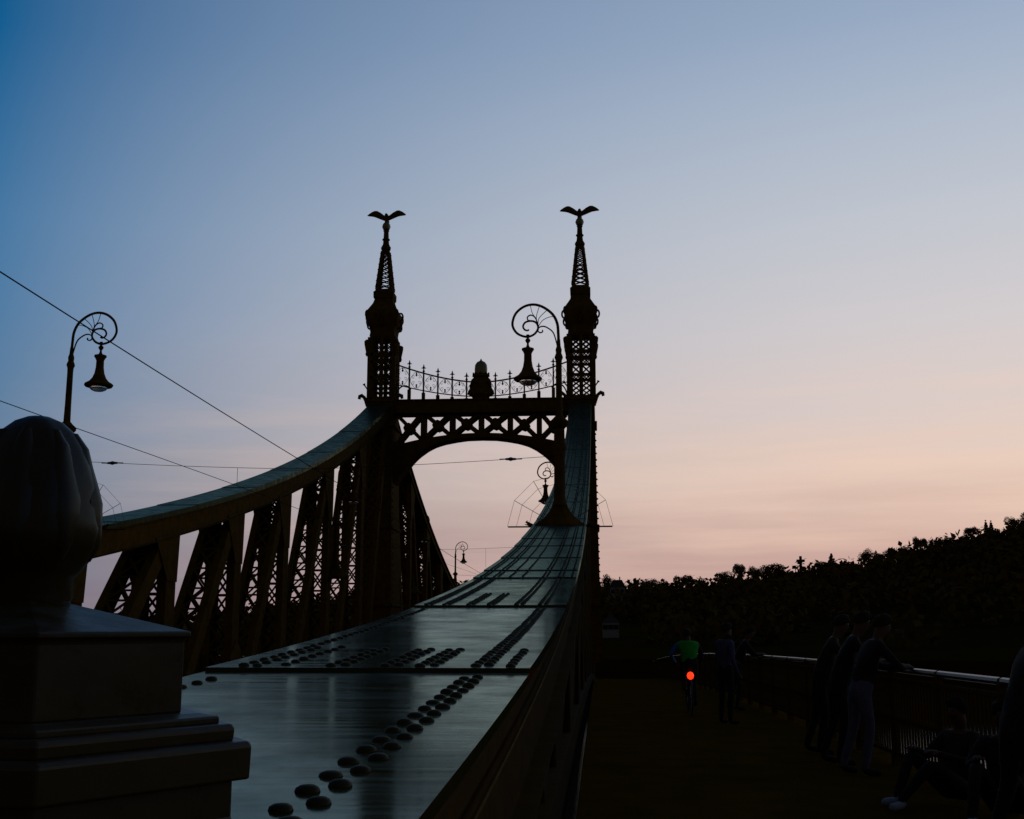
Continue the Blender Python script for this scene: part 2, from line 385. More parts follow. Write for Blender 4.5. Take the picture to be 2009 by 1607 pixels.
# ------------------------------------------------------------------ riveted trusses
NODES = [-32, -25.6, -18.8, -11.7, -4.6, 2.6, 9.7, 16.8, 23.9, 31.1, 38.2, 45.4, 52.5, 61.1, 69.7, 79, 88.3, 96.9, 105.5, 112.6, 119.8, 126.9, 134, 141.1, 148.2]
SEAMS = [-30, -12, -2.2, 5.15, 11.05, 16.3, 17.85, 21.0, 24.4, 26.7, 33.5, 40, 47, 54, 61, 68.5, 77.6]
SIDE = [80.4, 90, 100, 110, 120, 130, 140, 150]
def plate_lift(i): return .016*max(0, i-2)
DEPTH = .72
riv_mb = MB(); riv_mb.lathe([(.0205, 0), (.0205, .002), (.0185, .008), (.0115, .0125), (.003, .014)], seg=10)
riv_me = riv_mb.mesh('rivet', M['rivet'], smooth=True)
def chord_ribbon(mb, x0, x1, y0, y1, lo, hi, step=.6):
    n = max(2, int((y1-y0)/step)); P = []
    for i in range(n+1):
        y = y0+(y1-y0)*i/n; e = .05; dz = (zc(y+e)-zc(y-e))/(2*e); l = math.hypot(1, dz); ny, nz_ = -dz/l, 1/l
        z = zc(y); P.append(((y+ny*lo, z+nz_*lo), (y+ny*hi, z+nz_*hi)))
    o = len(mb.v)
    for (ya, za), (yb, zb) in P: mb.v += [(x0, ya, za), (x1, ya, za), (x1, yb, zb), (x0, yb, zb)]
    for i in range(n):
        a = o+i*4; b = a+4
        for k in range(4): k2 = (k+1) % 4; mb.f.append((a+k, a+k2, b+k2, b+k))
    mb.f.append((o, o+1, o+2, o+3)); mb.f.append(tuple(o+n*4+k for k in (3, 2, 1, 0)))
def frame_at(y):
    e = .05; dz = (zc(y+e)-zc(y-e))/(2*e); l = math.hypot(1, dz)
    return V((0, -dz/l, 1/l)), V((0, 1/l, dz/l))
def channel(mb, p, q, x, inward, w, fl):
    """one side of a built-up member: web plate in the truss plane with flange angles turned inward"""
    p, q = V((x, *p)), V((x, *q)); d = (q-p).normalized(); a = d.cross(V((1, 0, 0))).normalized()
    mb.beam(p, q, .025, w, up=a)
    for s_ in (-1, 1):
        off = a*(w/2-.012)*s_ + V((inward*(fl/2+.0125), 0, 0))
        mb.beam(p+off, q+off, fl, .024, up=a)
budget = {'lace': 285}
def member(root, name, s, p, q, w, lace_single, cell=1.0, fl=.28):
    """box member between p=(y,z) and q: two channels laced across front and back"""
    xo, xi = s*(XC+.56), s*(XC-.56)
    mb = MB(); channel(mb, p, q, xo, -s, w, fl); channel(mb, p, q, xi, s, w, fl)
    for e0, e1 in ((0, .22), (.78, 1)):
        if (V((0, *q))-V((0, *p))).length > 3 and e0: break
        A_, B_ = V((s*XC, *p)), V((s*XC, *q)); mb.beam(A_.lerp(B_, e0 if (B_-A_).length < 3 else .001), A_.lerp(B_, e1 if (B_-A_).length < 3 else .35/(B_-A_).length), 1.12, .02, up=(B_-A_).cross(V((1, 0, 0))))
    m = part(name, mb, M['iron'], root)
    P, Q = V((0, *p)), V((0, *q)); d = (Q-P); L = d.length; d.normalize(); a = d.cross(V((1, 0, 0))).normalized()
    n = max(1, round(L/cell)); X0, X1 = s*(XC-.36), s*(XC+.36); rest = MB(); any_ = False
    for side in (-1, 1):
        for i in range(n):
            c0 = P + d*(L*i/n) + a*(w/2-.03)*side; c1 = P + d*(L*(i+1)/n) + a*(w/2-.03)*side
            trio = [((X0, c0.y, c0.z), (X1, c1.y, c1.z)), ((X1, c0.y+.012*side, c0.z), (X0, c1.y+.012*side, c1.z)), ((X0, c1.y-.012*side, c1.z), (X1, c1.y-.012*side, c1.z))]
            for u, v_ in trio:
                if lace_single and budget['lace'] > 0:
                    bar('lacing_bar', m, u, v_, .085, .014, up=a); budget['lace'] -= 1
                else: rest.beam(u, v_, .014, .085, up=a.cross(V(v_)-V(u))); any_ = True
    if any_: part('lacing', rest, M['iron'], m, kind='stuff')
    return m
TR = {}
for s, lab in ((1, 'riveted truss whose broad glossy top chord curves from the foreground to the right-hand tower'), (-1, 'riveted iron truss across the roadway with laced posts, sweeping up to the left-hand tower')):
    root = thing('bridge_truss', lab, 'bridge truss', (s*XC, 0, 0), 'main trusses of the bridge'); TR[s] = root
    # cover plates of the top chord, each farther plate lapped over the nearer one
    allp = list(zip(SEAMS, SEAMS[1:]))
    plates = []
    for i, (a, b) in enumerate(allp):
        mb = MB(); L = plate_lift(i)
        chord_ribbon(mb, s*XC-HW, s*XC+HW, a, b+(.03 if i < len(allp)-1 else 0), -.03 if i else -.03, L+.001*i, .5)
        plates.append(part('cover_plate', mb, plate_mat(a if a > 0 else (0 if a > -3 else a), s), root))
    for a, b in zip(SIDE, SIDE[1:]):
        mb = MB(); chord_ribbon(mb, s*XC-HW, s*XC+HW, a, b-.02, -.03, .02, 1.5); part('cover_plate', mb, PLATES[3], root)
    for side in (-1, 1):
        mb = MB(); x = s*XC+side*.56
        for (a, b) in ((-32, 78), (80.2, 150)):
            chord_ribbon(mb, x-.015, x+.015, a, b, -DEPTH, -.034, 1.2)
            chord_ribbon(mb, x-.07+side*.055, x+.07+side*.055, a, b, -.062, -.036, 1.2)
            chord_ribbon(mb, x-.07+side*.055, x+.07+side*.055, a, b, -DEPTH-.022, -DEPTH+.002, 1.2)
        part('chord_web', mb, M['iron'], root)
    mb = MB()
    for side in (-1, 1):
        for a, b in zip(fr_(-32, 150, 26), fr_(-32, 150, 26)[1:]):
            mb.beam((s*XC+side*.56, a, zd(a)-.1), (s*XC+side*.56, b, zd(b)-.1), .16, .9)
    part('bottom_chord', mb, M['iron'], root)
    # posts and diagonals
    for i, y in enumerate(NODES):
        if y == 79: continue
        zt = zc(y)-DEPTH-.04; zb = zd(y)+.3
        if zt-zb < .25: 
            mb = MB()
            for side in (-1, 1): mb.box(*sorted((s*XC+side*.53, s*XC+side*.56)), y-.3, y+.3, zb, zt+.1)
            mb.box(s*XC-.545, s*XC+.545, y-.02, y+.02, zb+.02, zt+.05); part('post', mb, M['iron'], root); continue
        near = (s < 0 and 30 < y < 66)
        member(root, 'post', s, (y, zb), (y, zt), .86, near)
    for i, (a, b) in enumerate(zip(NODES, NODES[1:])):
        if abs(a) < 9 and abs(b) < 9.8: continue
        if b <= 79 and a >= 0: p, q = (a+2.1, zd(a)+.25), (b-(.42 if b < 79 else 1.6), zc(b-.5)-DEPTH-.05 if b < 79 else 14.6)
        elif a >= 79: p, q = (b-2.1, zd(b)+.25), (a+(.42 if a > 79 else 1.6), zc(a+.5)-DEPTH-.05 if a > 79 else 14.6)
        else: p, q = (b-.35, zd(b)+.25), (a+.5, zc(a)-DEPTH-.05)
        if q[1]-p[1] < .4: continue
        near = (s < 0 and 30 < a < 60)
        member(root, 'diagonal', s, p, q, .62, near, fl=.24)
    # gusset plates at the upper and lower joints
    for y in NODES:
        if y < 12 or y == 79: continue
        for side in (-1, 1):
            x = s*XC+side*.60; mb = MB(); z0 = zd(y)
            mb.v = [(x-.012*k, y+dy, z0+dz) for k in (-1, 1) for dy, dz in ((-.9, .3), (1.0, .3), (.7, 1.3), (.1, 1.7), (-.55, 1.2))]
            mb.f = [(0, 1, 2, 3, 4), (9, 8, 7, 6, 5)]+[(k, k+5, (k+1) % 5+5, (k+1) % 5) for k in range(5)]
            part('gusset', mb, M['iron'], root)
            h_ = zc(y)-z0
            if h_ < 3.4: continue
            k_ = 1 if y < 79 else -1; dz_ = min(.28*h_, 2.8); mb = MB(); zt_ = lambda yy_: zc(yy_)-DEPTH+.1
            mb.v = [(x-.012*k, yy_, zz_) for k in (-1, 1) for yy_, zz_ in ((y-1.6*k_, zt_(y-1.6*k_)), (y+.55*k_, zt_(y+.55*k_)), (y+.43*k_, zt_(y)-dz_), (y-.43*k_, zt_(y)-dz_))]
            mb.f = [(0, 1, 2, 3), (7, 6, 5, 4)]+[(k, k+4, (k+1) % 4+4, (k+1) % 4) for k in range(4)]
            part('gusset', mb, M['iron'], root)
    # rivets on the near chord
    if s > 0:
        def plate_index(y):
            for i, (a, b) in enumerate(allp):
                if a <= y < b: return i
            return len(allp)-1
        C = []                                       # (y, offset from chord centre)
        rows = lambda a, b, st, offs: [(a+st*k + (st*.33 if j % 2 else 0), o_) for k in range(int((b-a)/st)) for j, o_ in enumerate(offs)]
        C += rows(1.3, 5.05, .185, (.460, .508)) + rows(3.9, 5.05, .17, (-.545,))
        C += rows(5.26, 10.98, .165, (.460, .508)) + rows(5.24, 10.98, .165, (-.56, ))
        C += rows(5.24, 6.6, .165, (-.50, -.385)) + rows(5.24, 6.55, .165, (-.17, -.115, .065, .12)) + rows(5.24, 6.55, .165, (.22, .275, .61))
        C += rows(11.15, 16.25, .15, (-.60, -.555, -.43, -.385)) + rows(11.15, 16.25, .15, (.235, .29, .455, .51)) + rows(11.15, 13.2, .15, (-.21, -.165, -.02, .025))
        for a, b in allp:
            if a < 16.2 or a > 70: continue
            C += rows(a+.08, b-.06, .16, (-.60, -.545, -.42, -.365, -.2, -.03, .25, .30, .46, .515, .64))
        C = [(y, o_) for y, o_ in C if not (y < 2.35 and o_ < .36 )]
        rest = MB(); C.sort(); cnt = 0
        for y, o_ in C:
            nn, tt = frame_at(y); pi_ = plate_index(y); L = plate_lift(pi_)+.001*pi_
            jx, jy = random.uniform(-.003, .003), random.uniform(-.004, .004)
            pos = V((s*XC+o_+jx, y+jy, zc(y))) + nn*(L-.001)
            rot = Matrix((V((1, 0, 0)), tt, nn)).transposed()
            if cnt < 296:
                instance('rivet', riv_me, plates[pi_], pos, rot, [random.uniform(1.06, 1.22)]*2+[random.uniform(.85, 1.1)]); cnt += 1
            else:
                o0 = len(rest.v)
                for r_, h_ in ((.019, 0), (.016, .010), (.006, .016)):
                    for k in range(6):
                        t = k*math.pi/3; rest.v.append(tuple(pos + rot @ V((r_*math.cos(t), r_*math.sin(t), h_))))
                for i in range(2):
                    for k in range(6): rest.f.append((o0+i*6+k, o0+i*6+(k+1) % 6, o0+i*6+6+(k+1) % 6, o0+i*6+6+k))
                rest.f.append(tuple(o0+12+k for k in range(6)))
        part('far_rivets', rest, M['rivet'], root, smooth=True, kind='stuff')
        # rivet heads along the outer web and edge angle
        mb = MB()
        for k in range(330):
            y = 4+k*.22; nn, tt = frame_at(y)
            c = V((s*(XC+.56)+.10, y, zc(y))) - nn*.05
            mb.lathe([(.018, -.016), (.018, 0), (.012, .014)], c, 6)
        part('edge_rivets', mb, M['iron'], root, kind='stuff')
        # a conduit clipped along the outer web
        mb = MB()
        for off, r_ in ((.30, .010),):
            mb.tube([tuple(V((s*(XC+.56)+.06, y, zc(y))) - frame_at(y)[0]*off) for y in fr_(2, 40, 40)], r_, 6)
        part('conduit', mb, M['iron'], root, smooth=True)

# ------------------------------------------------------------------ foreground finial on its hexagonal pedestal
fc = (EYE.x-.925, 1.90)
zb = zc(1.9)
fin = thing('pedestal_finial', 'dark acorn finial on a stepped hexagonal pedestal standing on the near chord', 'finial', (fc[0], fc[1], zb))
def hexp(prof): 
    mb = MB(); mb.lathe(prof, (fc[0], fc[1], EYE.z), 6); return mb
def bevel_obj(o, w, seg=2):
    b = o.modifiers.new('bevel', 'BEVEL'); b.width = w; b.segments = seg; b.limit_method = 'ANGLE'; b.angle_limit = R(25)
zl = zb-EYE.z
o = part('plinth', hexp([(.362, zl-.02), (.362, zl+.006), (.353, zl+.012), (.353, -.234)]), M['stone'], fin); bevel_obj(o, .004)
o = part('lower_slab', hexp([(.380, -.234), (.382, -.182), (.376, -.176)]), M['stone'], fin); bevel_obj(o, .006)
o = part('upper_slab', hexp([(.352, -.177), (.354, -.156), (.348, -.150)]), M['stone'], fin); bevel_obj(o, .005)
o = part('die_moulding', hexp([(.328, -.151), (.328, -.139), (.295, -.134)]), M['stone'], fin); bevel_obj(o, .003)
o = part('die', hexp([(.266, -.135), (.266, -.022), (.272, -.016)]), M['stone'], fin); bevel_obj(o, .004)
o = part('coping', hexp([(.276, -.017), (.276, -.008), (.075, .036), (.072, .04)]), M['stone'], fin); bevel_obj(o, .003)
mb = MB()
prof = [(.066, .034), (.070, .045), (.070, .078), (.080, .088), (.092, .104), (.104, .128), (.109, .150), (.108, .17), (.104, .2), (.099, .225), (.089, .26), (.077, .29), (.058, .316), (.038, .334), (.018, .343), (.003, .345)]
seg = 48; o0 = 0
for r, z in prof:
    for k in range(seg):
        t = 2*math.pi*k/seg; q = r*(1+.02*math.cos(8*t)*(1 if .09 < z < .32 else .2) + .018*math.sin(5*t+z*60)*(z > .1))
        mb.v.append((fc[0]+q*math.cos(t), fc[1]+q*math.sin(t), EYE.z+z))
for i in range(len(prof)-1):
    for k in range(seg): mb.f.append((i*seg+k, i*seg+(k+1) % seg, (i+1)*seg+(k+1) % seg, (i+1)*seg+k))
mb.f.append(tuple(range(seg))[::-1]); mb.f.append(tuple((len(prof)-1)*seg+k for k in range(seg)))
mb.v = [(fc[0]+(x_-fc[0])*(1+.022*math.sin(x_*190+z_*70)*math.sin(y_*160-z_*110)), fc[1]+(y_-fc[1])*(1+.022*math.sin(x_*190+z_*70)*math.sin(y_*160-z_*110)), z_) for x_, y_, z_ in mb.v]
ac = part('acorn', mb, M['stone'], fin, smooth=True, auto=60)
for k in range(8):                              # carved leaves wrapped round the acorn
    t0 = 2*math.pi*(k+.2)/8; mb = MB(); pts = []
    for i, (r, z) in enumerate(prof[4:13]):
        w_ = .020*math.sin(math.pi*(i+.6)/9.2)+.003; q = r+.001+.0022*math.sin(i*1.9+k)
        pts.append((q, z, w_))
    A_ = [(-.004, -1), (.002, -.55), (.0045, 0), (.002, .55), (-.004, 1), (-.012, 0)]
    for q, z, w_ in pts:
        for dq, dw in A_:
            t = t0+dw*w_*1.25/q; mb.v.append((fc[0]+(q+dq)*math.cos(t), fc[1]+(q+dq)*math.sin(t), EYE.z+z))
    for i in range(len(pts)-1):
        for j in range(6): mb.f.append((i*6+j, i*6+(j+1) % 6, i*6+6+(j+1) % 6, i*6+6+j))
    mb.f.append((5, 4, 3, 2, 1, 0)); e = len(pts)*6-6; mb.f.append(tuple(e+k2 for k2 in range(6)))
    part('leaf', mb, M['stone'], ac, smooth=True)

# ------------------------------------------------------------------ towers
E0 = EYE.z
def lattice_face(mb, x0, x1, z0, z1, ydir, y, n):
    """small crossed bars filling x0..x1 at plane y (ydir False: along y at plane x)"""
    for i in range(n):
        a, b = z0+(z1-z0)*i/n, z0+(z1-z0)*(i+1)/n
        for (u0, u1) in ((x0, x1), (x1, x0)):
            p, q = ((u0, y, a), (u1, y, b)) if ydir else ((y, u0, a), (y, u1, b))
            mb.beam(p, q, .07, .07)
def tower(s, lab):
    x = s*6.74; t = thing('bridge_tower', lab, 'bridge tower', (x, TY, 0), 'towers of the bridge')
    # riveted lower leg, slightly battered
    mb = MB()
    for (h0, d0, z0), (h1, d1, z1) in (((1.16, 2.0, -.6), (1.12, 1.9, 3.0)), ((1.10, 1.85, 3.0), (1.00, 1.6, 8.0)), ((.98, 1.55, 8.0), (.90, 1.35, E0+13.3)), ((.90, 1.35, E0+13.3), (.89, 1.2, E0+14.9))):
        mb.add([(x+a*h, TY+b*d, z) for h, d, z in ((h0, d0, z0), (h1, d1, z1)) for a, b in ((-1, -1), (1, -1), (1, 1), (-1, 1))],
               [(3, 2, 1, 0), (4, 5, 6, 7), (0, 1, 5, 4), (1, 2, 6, 5), (2, 3, 7, 6), (3, 0, 4, 7)])
    part('leg', mb, M['iron'], t)
    for h, d, z in ((1.24, 2.1, 3.0), (1.10, 1.7, 8.0), (1.02, 1.5, E0+13.2), (.98, 1.32, E0+14.9)):
        mb = MB().box(x-h, x+h, TY-d, TY+d, z-.09, z+.09); part('band', mb, M['iron'], t)
    mb = MB()
    for zz in fr_(3.4, 14.5, 26):
        for a in (-1, 1):
            hw = 1.10+(zz-3)/(12)*(-.2); mb.lathe([(.05, -.05), (.05, .03), (.02, .06)], (x+a*(hw+.0), TY-1.2, zz), 6)
    part('leg_rivets', mb, M['iron'], t, kind='stuff')
    # open lattice shaft
    z0, z1, z2 = E0+14.95, E0+19.35, E0+18.35
    hw = .86
    for a in (-1, 1):
        for b in (-1, 1):
            part('corner_post', MB().box(x+a*.76-.19, x+a*.76+.19, TY+b*.76-.19, TY+b*.76+.19, z0, z1), M['iron'], t)
    for a, b in ((-1, 0), (1, 0), (0, -1), (0, 1)):
        part('mullion', MB().box(x+a*.86-.12, x+a*.86+.12, TY+b*.86-.12, TY+b*.86+.12, z0, z1), M['iron'], t)
    for zz, h in ((z0+.1, .12), (E0+16.55, .1), (E0+17.62, .09), (E0+18.15, .12)):
        mb = MB()
        for b in (-1, 1):
            mb.box(x-.73, x+.73, TY+b*.9-.05, TY+b*.9+.05, zz-h, zz+h); mb.box(x+b*.9-.05, x+b*.9+.05, TY-.73, TY+.73, zz-h, zz+h)
        part('shaft_band', mb, M['iron'], t)
    for (za, zb_, n_) in ((z0+.2, E0+16.45, 4), (E0+16.65, E0+17.53, 2), (E0+17.7, E0+18.05, 1), (E0+18.3, z1, 3)):
        for b in (-1, 1):
            for (u, v_) in ((-.57, -.12), (.12, .57)):
                mb = MB(); lattice_face(mb, x+u, x+v_, za, zb_, True, TY+b*.9, n_); part('lattice', mb, M['iron'], t)
                mb = MB(); lattice_face(mb, TY+u, TY+v_, za, zb_, False, x+b*.9, n_); part('lattice', mb, M['iron'], t)
    for a in (-1, 1):                                    # corner consoles under the capital
        for b in (-1, 1):
            mb = MB(); cx, cy = x+a*.98, TY+b*.98
            mb.lathe([(.05, E0+18.0), (.11, E0+18.15), (.08, E0+18.3), (.12, E0+18.5), (.19, E0+18.85), (.20, E0+19.05), (.10, E0+19.15)], (cx, cy, 0), 8)
            part('console', mb, M['iron'], t, smooth=True)
    q = math.sqrt(2); ro = math.pi/4
    cap = MB(); cap.lathe([(r*q, E0+z) for r, z in ((.78, 19.3), (.86, 19.45), (.82, 19.7), (.86, 20.0), (.98, 20.3), (1.09, 20.65), (1.10, 21.0), (1.0, 21.28), (.84, 21.55), (.70, 21.8), (.62, 22.05), (.62, 22.15), (.68, 22.2), (.69, 22.62), (.6, 22.7), (.56, 22.85))], (x, TY, 0), 4, rot=ro)
    part('capital', cap, M['iron'], t)
    for a in range(8):                                   # scrolled volutes round the capital
        th = a*math.pi/4; rr = 1.02 if a % 2 == 0 else 1.30
        dx, dy = math.cos(th), math.sin(th); mb = MB(); pts = []
        for k in range(17):
            ph = math.pi*2*k/16; pts.append((x+dx*(rr+.10+.15*math.sin(ph)), TY+dy*(rr+.10+.15*math.sin(ph)), E0+20.95+.26*math.cos(ph)))
        mb.tube(pts, .07, 6, False); pts = []
        for k in range(17):
            ph = math.pi*2*k/16; pts.append((x+dx*(rr-.0+.15*math.sin(ph)), TY+dy*(rr-.0+.15*math.sin(ph)), E0+20.42+.27*math.cos(ph)))
        mb.tube(pts, .07, 6, False)
        part('volute', mb, M['iron'], t, smooth=True)
    # openwork spire
    za, zb_ = E0+22.85, E0+25.65; ra, rb = .50, .20
    for a in (-1, 1):
        for b in (-1, 1):
            mb = MB().beam((x+a*ra, TY+b*ra, za), (x+a*rb, TY+b*rb, zb_), .17, .17)
            for k in range(7):
                f = (k+.5)/7; r_ = ra+(rb-ra)*f+.07; mb.lathe([(.02, -.07), (.075, 0), (.02, .09)], (x+a*r_, TY+b*r_, za+(zb_-za)*f), 6)
            part('spire_rib', mb, M['iron'], t)
    mb = MB()
    for k in range(9):
        f0, f1 = k/9, (k+1)/9; r0, r1 = ra+(rb-ra)*f0, ra+(rb-ra)*f1; a0, a1 = za+(zb_-za)*f0, za+(zb_-za)*f1
        for (sx_, sy_) in ((1, 0), (-1, 0), (0, 1), (0, -1)):
            for e in (-1, 1):
                if sx_: p, q_ = (x+sx_*r0, TY+e*r0, a0), (x+sx_*r1, TY-e*r1, a1)
                else: p, q_ = (x+e*r0, TY+sy_*r0, a0), (x-e*r1, TY+sy_*r1, a1)
                mb.beam(p, q_, .065, .065)
    part('spire_lattice', mb, M['iron'], t)
    mb = MB().lathe([(r, E0+z) for r, z in ((.24, 25.6), (.24, 25.72), (.33, 25.8), (.35, 25.95), (.26, 26.1), (.22, 26.2), (.20, 26.45), (.27, 26.5), (.27, 26.56), (.19, 26.62), (.17, 27.1), (.22, 27.18), (.14, 27.22))], (x, TY, 0), 12)
    part('needle', mb, M['iron'], t, smooth=True)
    mb = MB().lathe([(.05, -.28), (.22, -.2), (.30, 0), (.25, .18), (.15, .3), (.10, .42)], (x, TY, E0+27.47), 14)
    part('ball', mb, M['gold'], t, smooth=True)
    # curled hooks at the foot of the shaft
    for a in (-1, 1):
        mb = MB(); pts = [(x+a*px, TY-.9, E0+pz) for px, pz in ((.85, 14.6), (.98, 14.95), (1.12, 15.18), (1.3, 15.32), (1.42, 15.25), (1.46, 15.12), (1.36, 15.08))]
        mb.tube(pts, [.16, .14, .11, .13, .14, .10, .05], 8); part('hook', mb, M['iron'], t, smooth=True)
        mb = MB(); mb.tube([(x+a*.9, TY-.9, E0+15.7), (x+a*1.1, TY-.9, E0+16.0), (x+a*1.16, TY-.9, E0+16.1)], [.04, .05, .11], 6); part('hook', mb, M['iron'], t, smooth=True)
    return t
tower(-1, 'left-hand iron tower with lattice shaft, bulging capital and openwork spire')
tower(1, 'right-hand iron tower with lattice shaft, rising above the near curved chord')
def eagle(s, lab):
    x = s*6.74; zz = E0
    e = thing('eagle_statue', lab, 'statue', (x, TY, zz+27.85), 'eagles on the tower tops')
    mb = MB(); mb.tube([(x, TY-.02, zz+27.82), (x, TY, zz+27.98), (x, TY+.02, zz+28.15), (x, TY-.06, zz+28.28), (x, TY-.20, zz+28.32), (x, TY-.32, zz+28.26)], [.10, .17, .19, .14, .09, .03], 10)
    mb.tube([(x, TY+.05, zz+28.05), (x, TY+.3, zz+27.92), (x, TY+.5, zz+27.85)], [.14, .16, .1], 8)
    part('body', mb, M['iron'], e, smooth=True)
    for a in (-1, 1):
        mb = MB(); st = [(.02, 27.88, 28.26, .18), (.2, 27.92, 28.36, .17), (.45, 28.02, 28.56, .15), (.7, 28.13, 28.70, .13), (.88, 28.20, 28.70, .11), (1.08, 28.24, 28.60, .08), (1.25, 28.27, 28.47, .05), (1.36, 28.30, 28.36, .02)]
        for px, lo, hi, th in st:
            c = (lo+hi)/2
            for k in range(8):
                t = k*math.pi/4; mb.v.append((x+a*px, TY+.02+th*math.cos(t)+(hi-c)*.3*math.sin(t), zz+c+(hi-c)*math.sin(t)))
        for i in range(len(st)-1):
            for k in range(8): mb.f.append((i*8+k, i*8+(k+1) % 8, i*8+8+(k+1) % 8, i*8+8+k))
        mb.f.append(tuple(range(8))); mb.f.append(tuple(len(st)*8-8+k for k in range(8)))
        part('wing', mb, M['iron'], e, smooth=True)
eagle(-1, 'dark bird statue with spread wings on the spire of the left-hand tower')
eagle(1, 'dark bird statue with spread wings on the spire of the right-hand tower')

# ------------------------------------------------------------------ portal beam between the towers
pb = thing('portal_beam', 'iron portal beam with crossed braces and a shallow arch joining the two towers', 'portal beam', (0, TY, E0+10))
part('top_girder', MB().box(-5.85, 5.85, TY-.8, TY+.8, E0+14.15, E0+14.93), M['iron'], pb)
part('top_flange', MB().box(-5.84, 5.84, TY-.92, TY+.92, E0+14.93, E0+15.02), M['iron'], pb)
part('lower_flange', MB().box(-5.84, 5.84, TY-.88, TY+.88, E0+14.08, E0+14.15), M['iron'], pb)
def arch_in(x):
    a = abs(x); pts = [(0, 12.45), (1.0, 12.42), (1.75, 12.32), (2.5, 12.18), (3.1, 12.0), (3.6, 11.75), (4.1, 11.40), (4.5, 11.05), (4.75, 10.75), (5.85, 9.3)]
    for (a0, b0), (a1, b1) in zip(pts, pts[1:]):
        if a <= a1: return b0+(b1-b0)*(a-a0)/(a1-a0)
    return 9.3
def arch_out(x): return 12.74 - .0235*x*x
xs = fr_(-5.85, 5.85, 48)
part('arch_rib', MB().strip([(x, E0+arch_out(x)) for x in xs], [(x, E0+arch_in(x)) for x in xs], TY-.55, TY+.55), M['iron'], pb)
mb = MB().strip([(x, E0+arch_in(x)) for x in xs], [(x, E0+arch_in(x)-.05) for x in xs], TY-.8, TY+.8); part('arch_soffit', mb, M['iron'], pb)
for k in range(9):
    x = -3.9+k*.975; part('drop_bead', MB().lathe([(.02, -.16), (.05, -.12), (.03, -.05), (.06, -.03)], (x, TY-.7, E0+arch_in(x)-.02), 6), M['iron'], pb)
for k in range(-2, 3):
    x = k*1.95; part('strut', MB().box(x-.16, x+.16, TY-.5, TY+.5, E0+arch_out(x)-.03, E0+14.08), M['iron'], pb)
for k in range(-3, 3):
    xa, xb = k*1.95+.16, (k+1)*1.95-.16
    for j, (u, v_) in enumerate(((xa, xb), (xb, xa))):
        mb = MB().beam((u, TY-.42+.03*j, E0+arch_out(u)+.05), (v_, TY-.42+.03*j, E0+14.05), .25, .22, up=(0, 1, 0)); mb.beam((u, TY+.42+.03*j, E0+arch_out(u)+.05), (v_, TY+.42+.03*j, E0+14.05), .25, .22, up=(0, 1, 0))
        part('cross_brace', mb, M['iron'], pb)
    xm = (xa+xb)/2; zm = E0+(arch_out(xm)+14.08)/2
    mb = MB()
    for yy_ in (-.47, .47):
        pts = [(xm+.36*math.cos(k2*math.pi/4), zm+.36*math.sin(k2*math.pi/4)) for k2 in range(8)]; o0 = len(mb.v)
        for e in (-.1, .1): mb.v += [(px, TY+yy_+e, pz) for px, pz in pts]
        mb.f += [tuple(o0+i for i in range(8)), tuple(o0+15-i for i in range(8))]+[(o0+i, o0+(i+1) % 8, o0+8+(i+1) % 8, o0+8+i) for i in range(8)]
    part('brace_gusset', mb, M['iron'], pb)

# hanging ornamental railing above the portal
pr = thing('portal_railing', 'delicate sagging ornamental railing with finialed posts on top of the portal beam', 'railing', (0, TY, E0+15.02))
top = lambda x: E0+16.2+1.32*(abs(x)/5.8)**1.7
bot = lambda x: E0+15.22+.92*(abs(x)/5.8)**1.8
xs = fr_(-5.85, 5.85, 40)
mb = MB().tube([(x, TY-.5, top(x)) for x in xs], .055, 6); part('top_rail', mb, M['iron'], pr)
mb = MB().tube([(x, TY-.5, bot(x)) for x in xs], .04, 6); part('bottom_rail', mb, M['iron'], pr)
for k in range(-5, 6):
    if k == 0: continue
    x = k*.975; w_ = .05
    mb = MB().box(x-w_, x+w_, TY-.5-w_, TY-.5+w_, E0+15.02, top(x)+.1)
    mb.box(x-.11, x+.11, TY-.6, TY-.4, E0+15.02, bot(x)-.15)
    mb.lathe([(.05, 0), (.10, .06), (.05, .12), (.04, .2), (.09, .3), (.05, .4), (.01, .55)], (x, TY-.5, top(x)+.08), 6)
    mb.beam((x-.16, TY-.5, top(x)+.36), (x+.16, TY-.5, top(x)+.36), .05, .05)
    part('baluster_post', mb, M['iron'], pr)
for k in range(-6, 6):
    xa, xb = k*.975, (k+1)*.975
    xa, xb = max(xa, -5.8), min(xb, 5.8); xm = (xa+xb)/2; mb = MB(); z0, z1 = bot(xm), top(xm); c = (z0+z1)/2; h = (z1-z0)/2
    for sg in (-1, 1):
        pts = [(xm+sg*(.06+.36*math.sin(t*math.pi)), TY-.5, z0+.05+(z1-z0-.1)*t) for t in fr_(0, 1, 10)]; mb.tube(pts, .014, 5)
        pts = [(xm+sg*(.22+.13*f*math.cos(f*9)), TY-.5, c+.22*sg+.16*f*math.sin(f*9)) for f in fr_(.1, 1, 14)]; mb.tube(pts, .013, 5)
        pts = [(xm-sg*(.22+.12*f*math.cos(f*8+1)), TY-.5, c+.20*sg+.15*f*math.sin(f*8+1)) for f in fr_(.1, 1, 12)]; mb.tube(pts, .013, 5)
    mb.lathe([(.01, -.14), (.07, -.05), (.03, .03), (.08, .08), (.02, .16)], (xm, TY-.5, z0+.2), 6); mb.lathe([(.02, -.16), (.08, -.06), (.03, .02), (.07, .08), (.01, .14)], (xm, TY-.5, z1-.2), 6)
    part('scrollwork', mb, M['iron'], pr)
for a in (-1, 1):
    mb = MB().tube([(a*(5.8-.62+.62*math.sin(t)), TY-.5, E0+15.05+.98*math.cos(t)) for t in fr_(-.75, 1.45, 12)], .05, 6); part('end_arc', mb, M['iron'], pr)
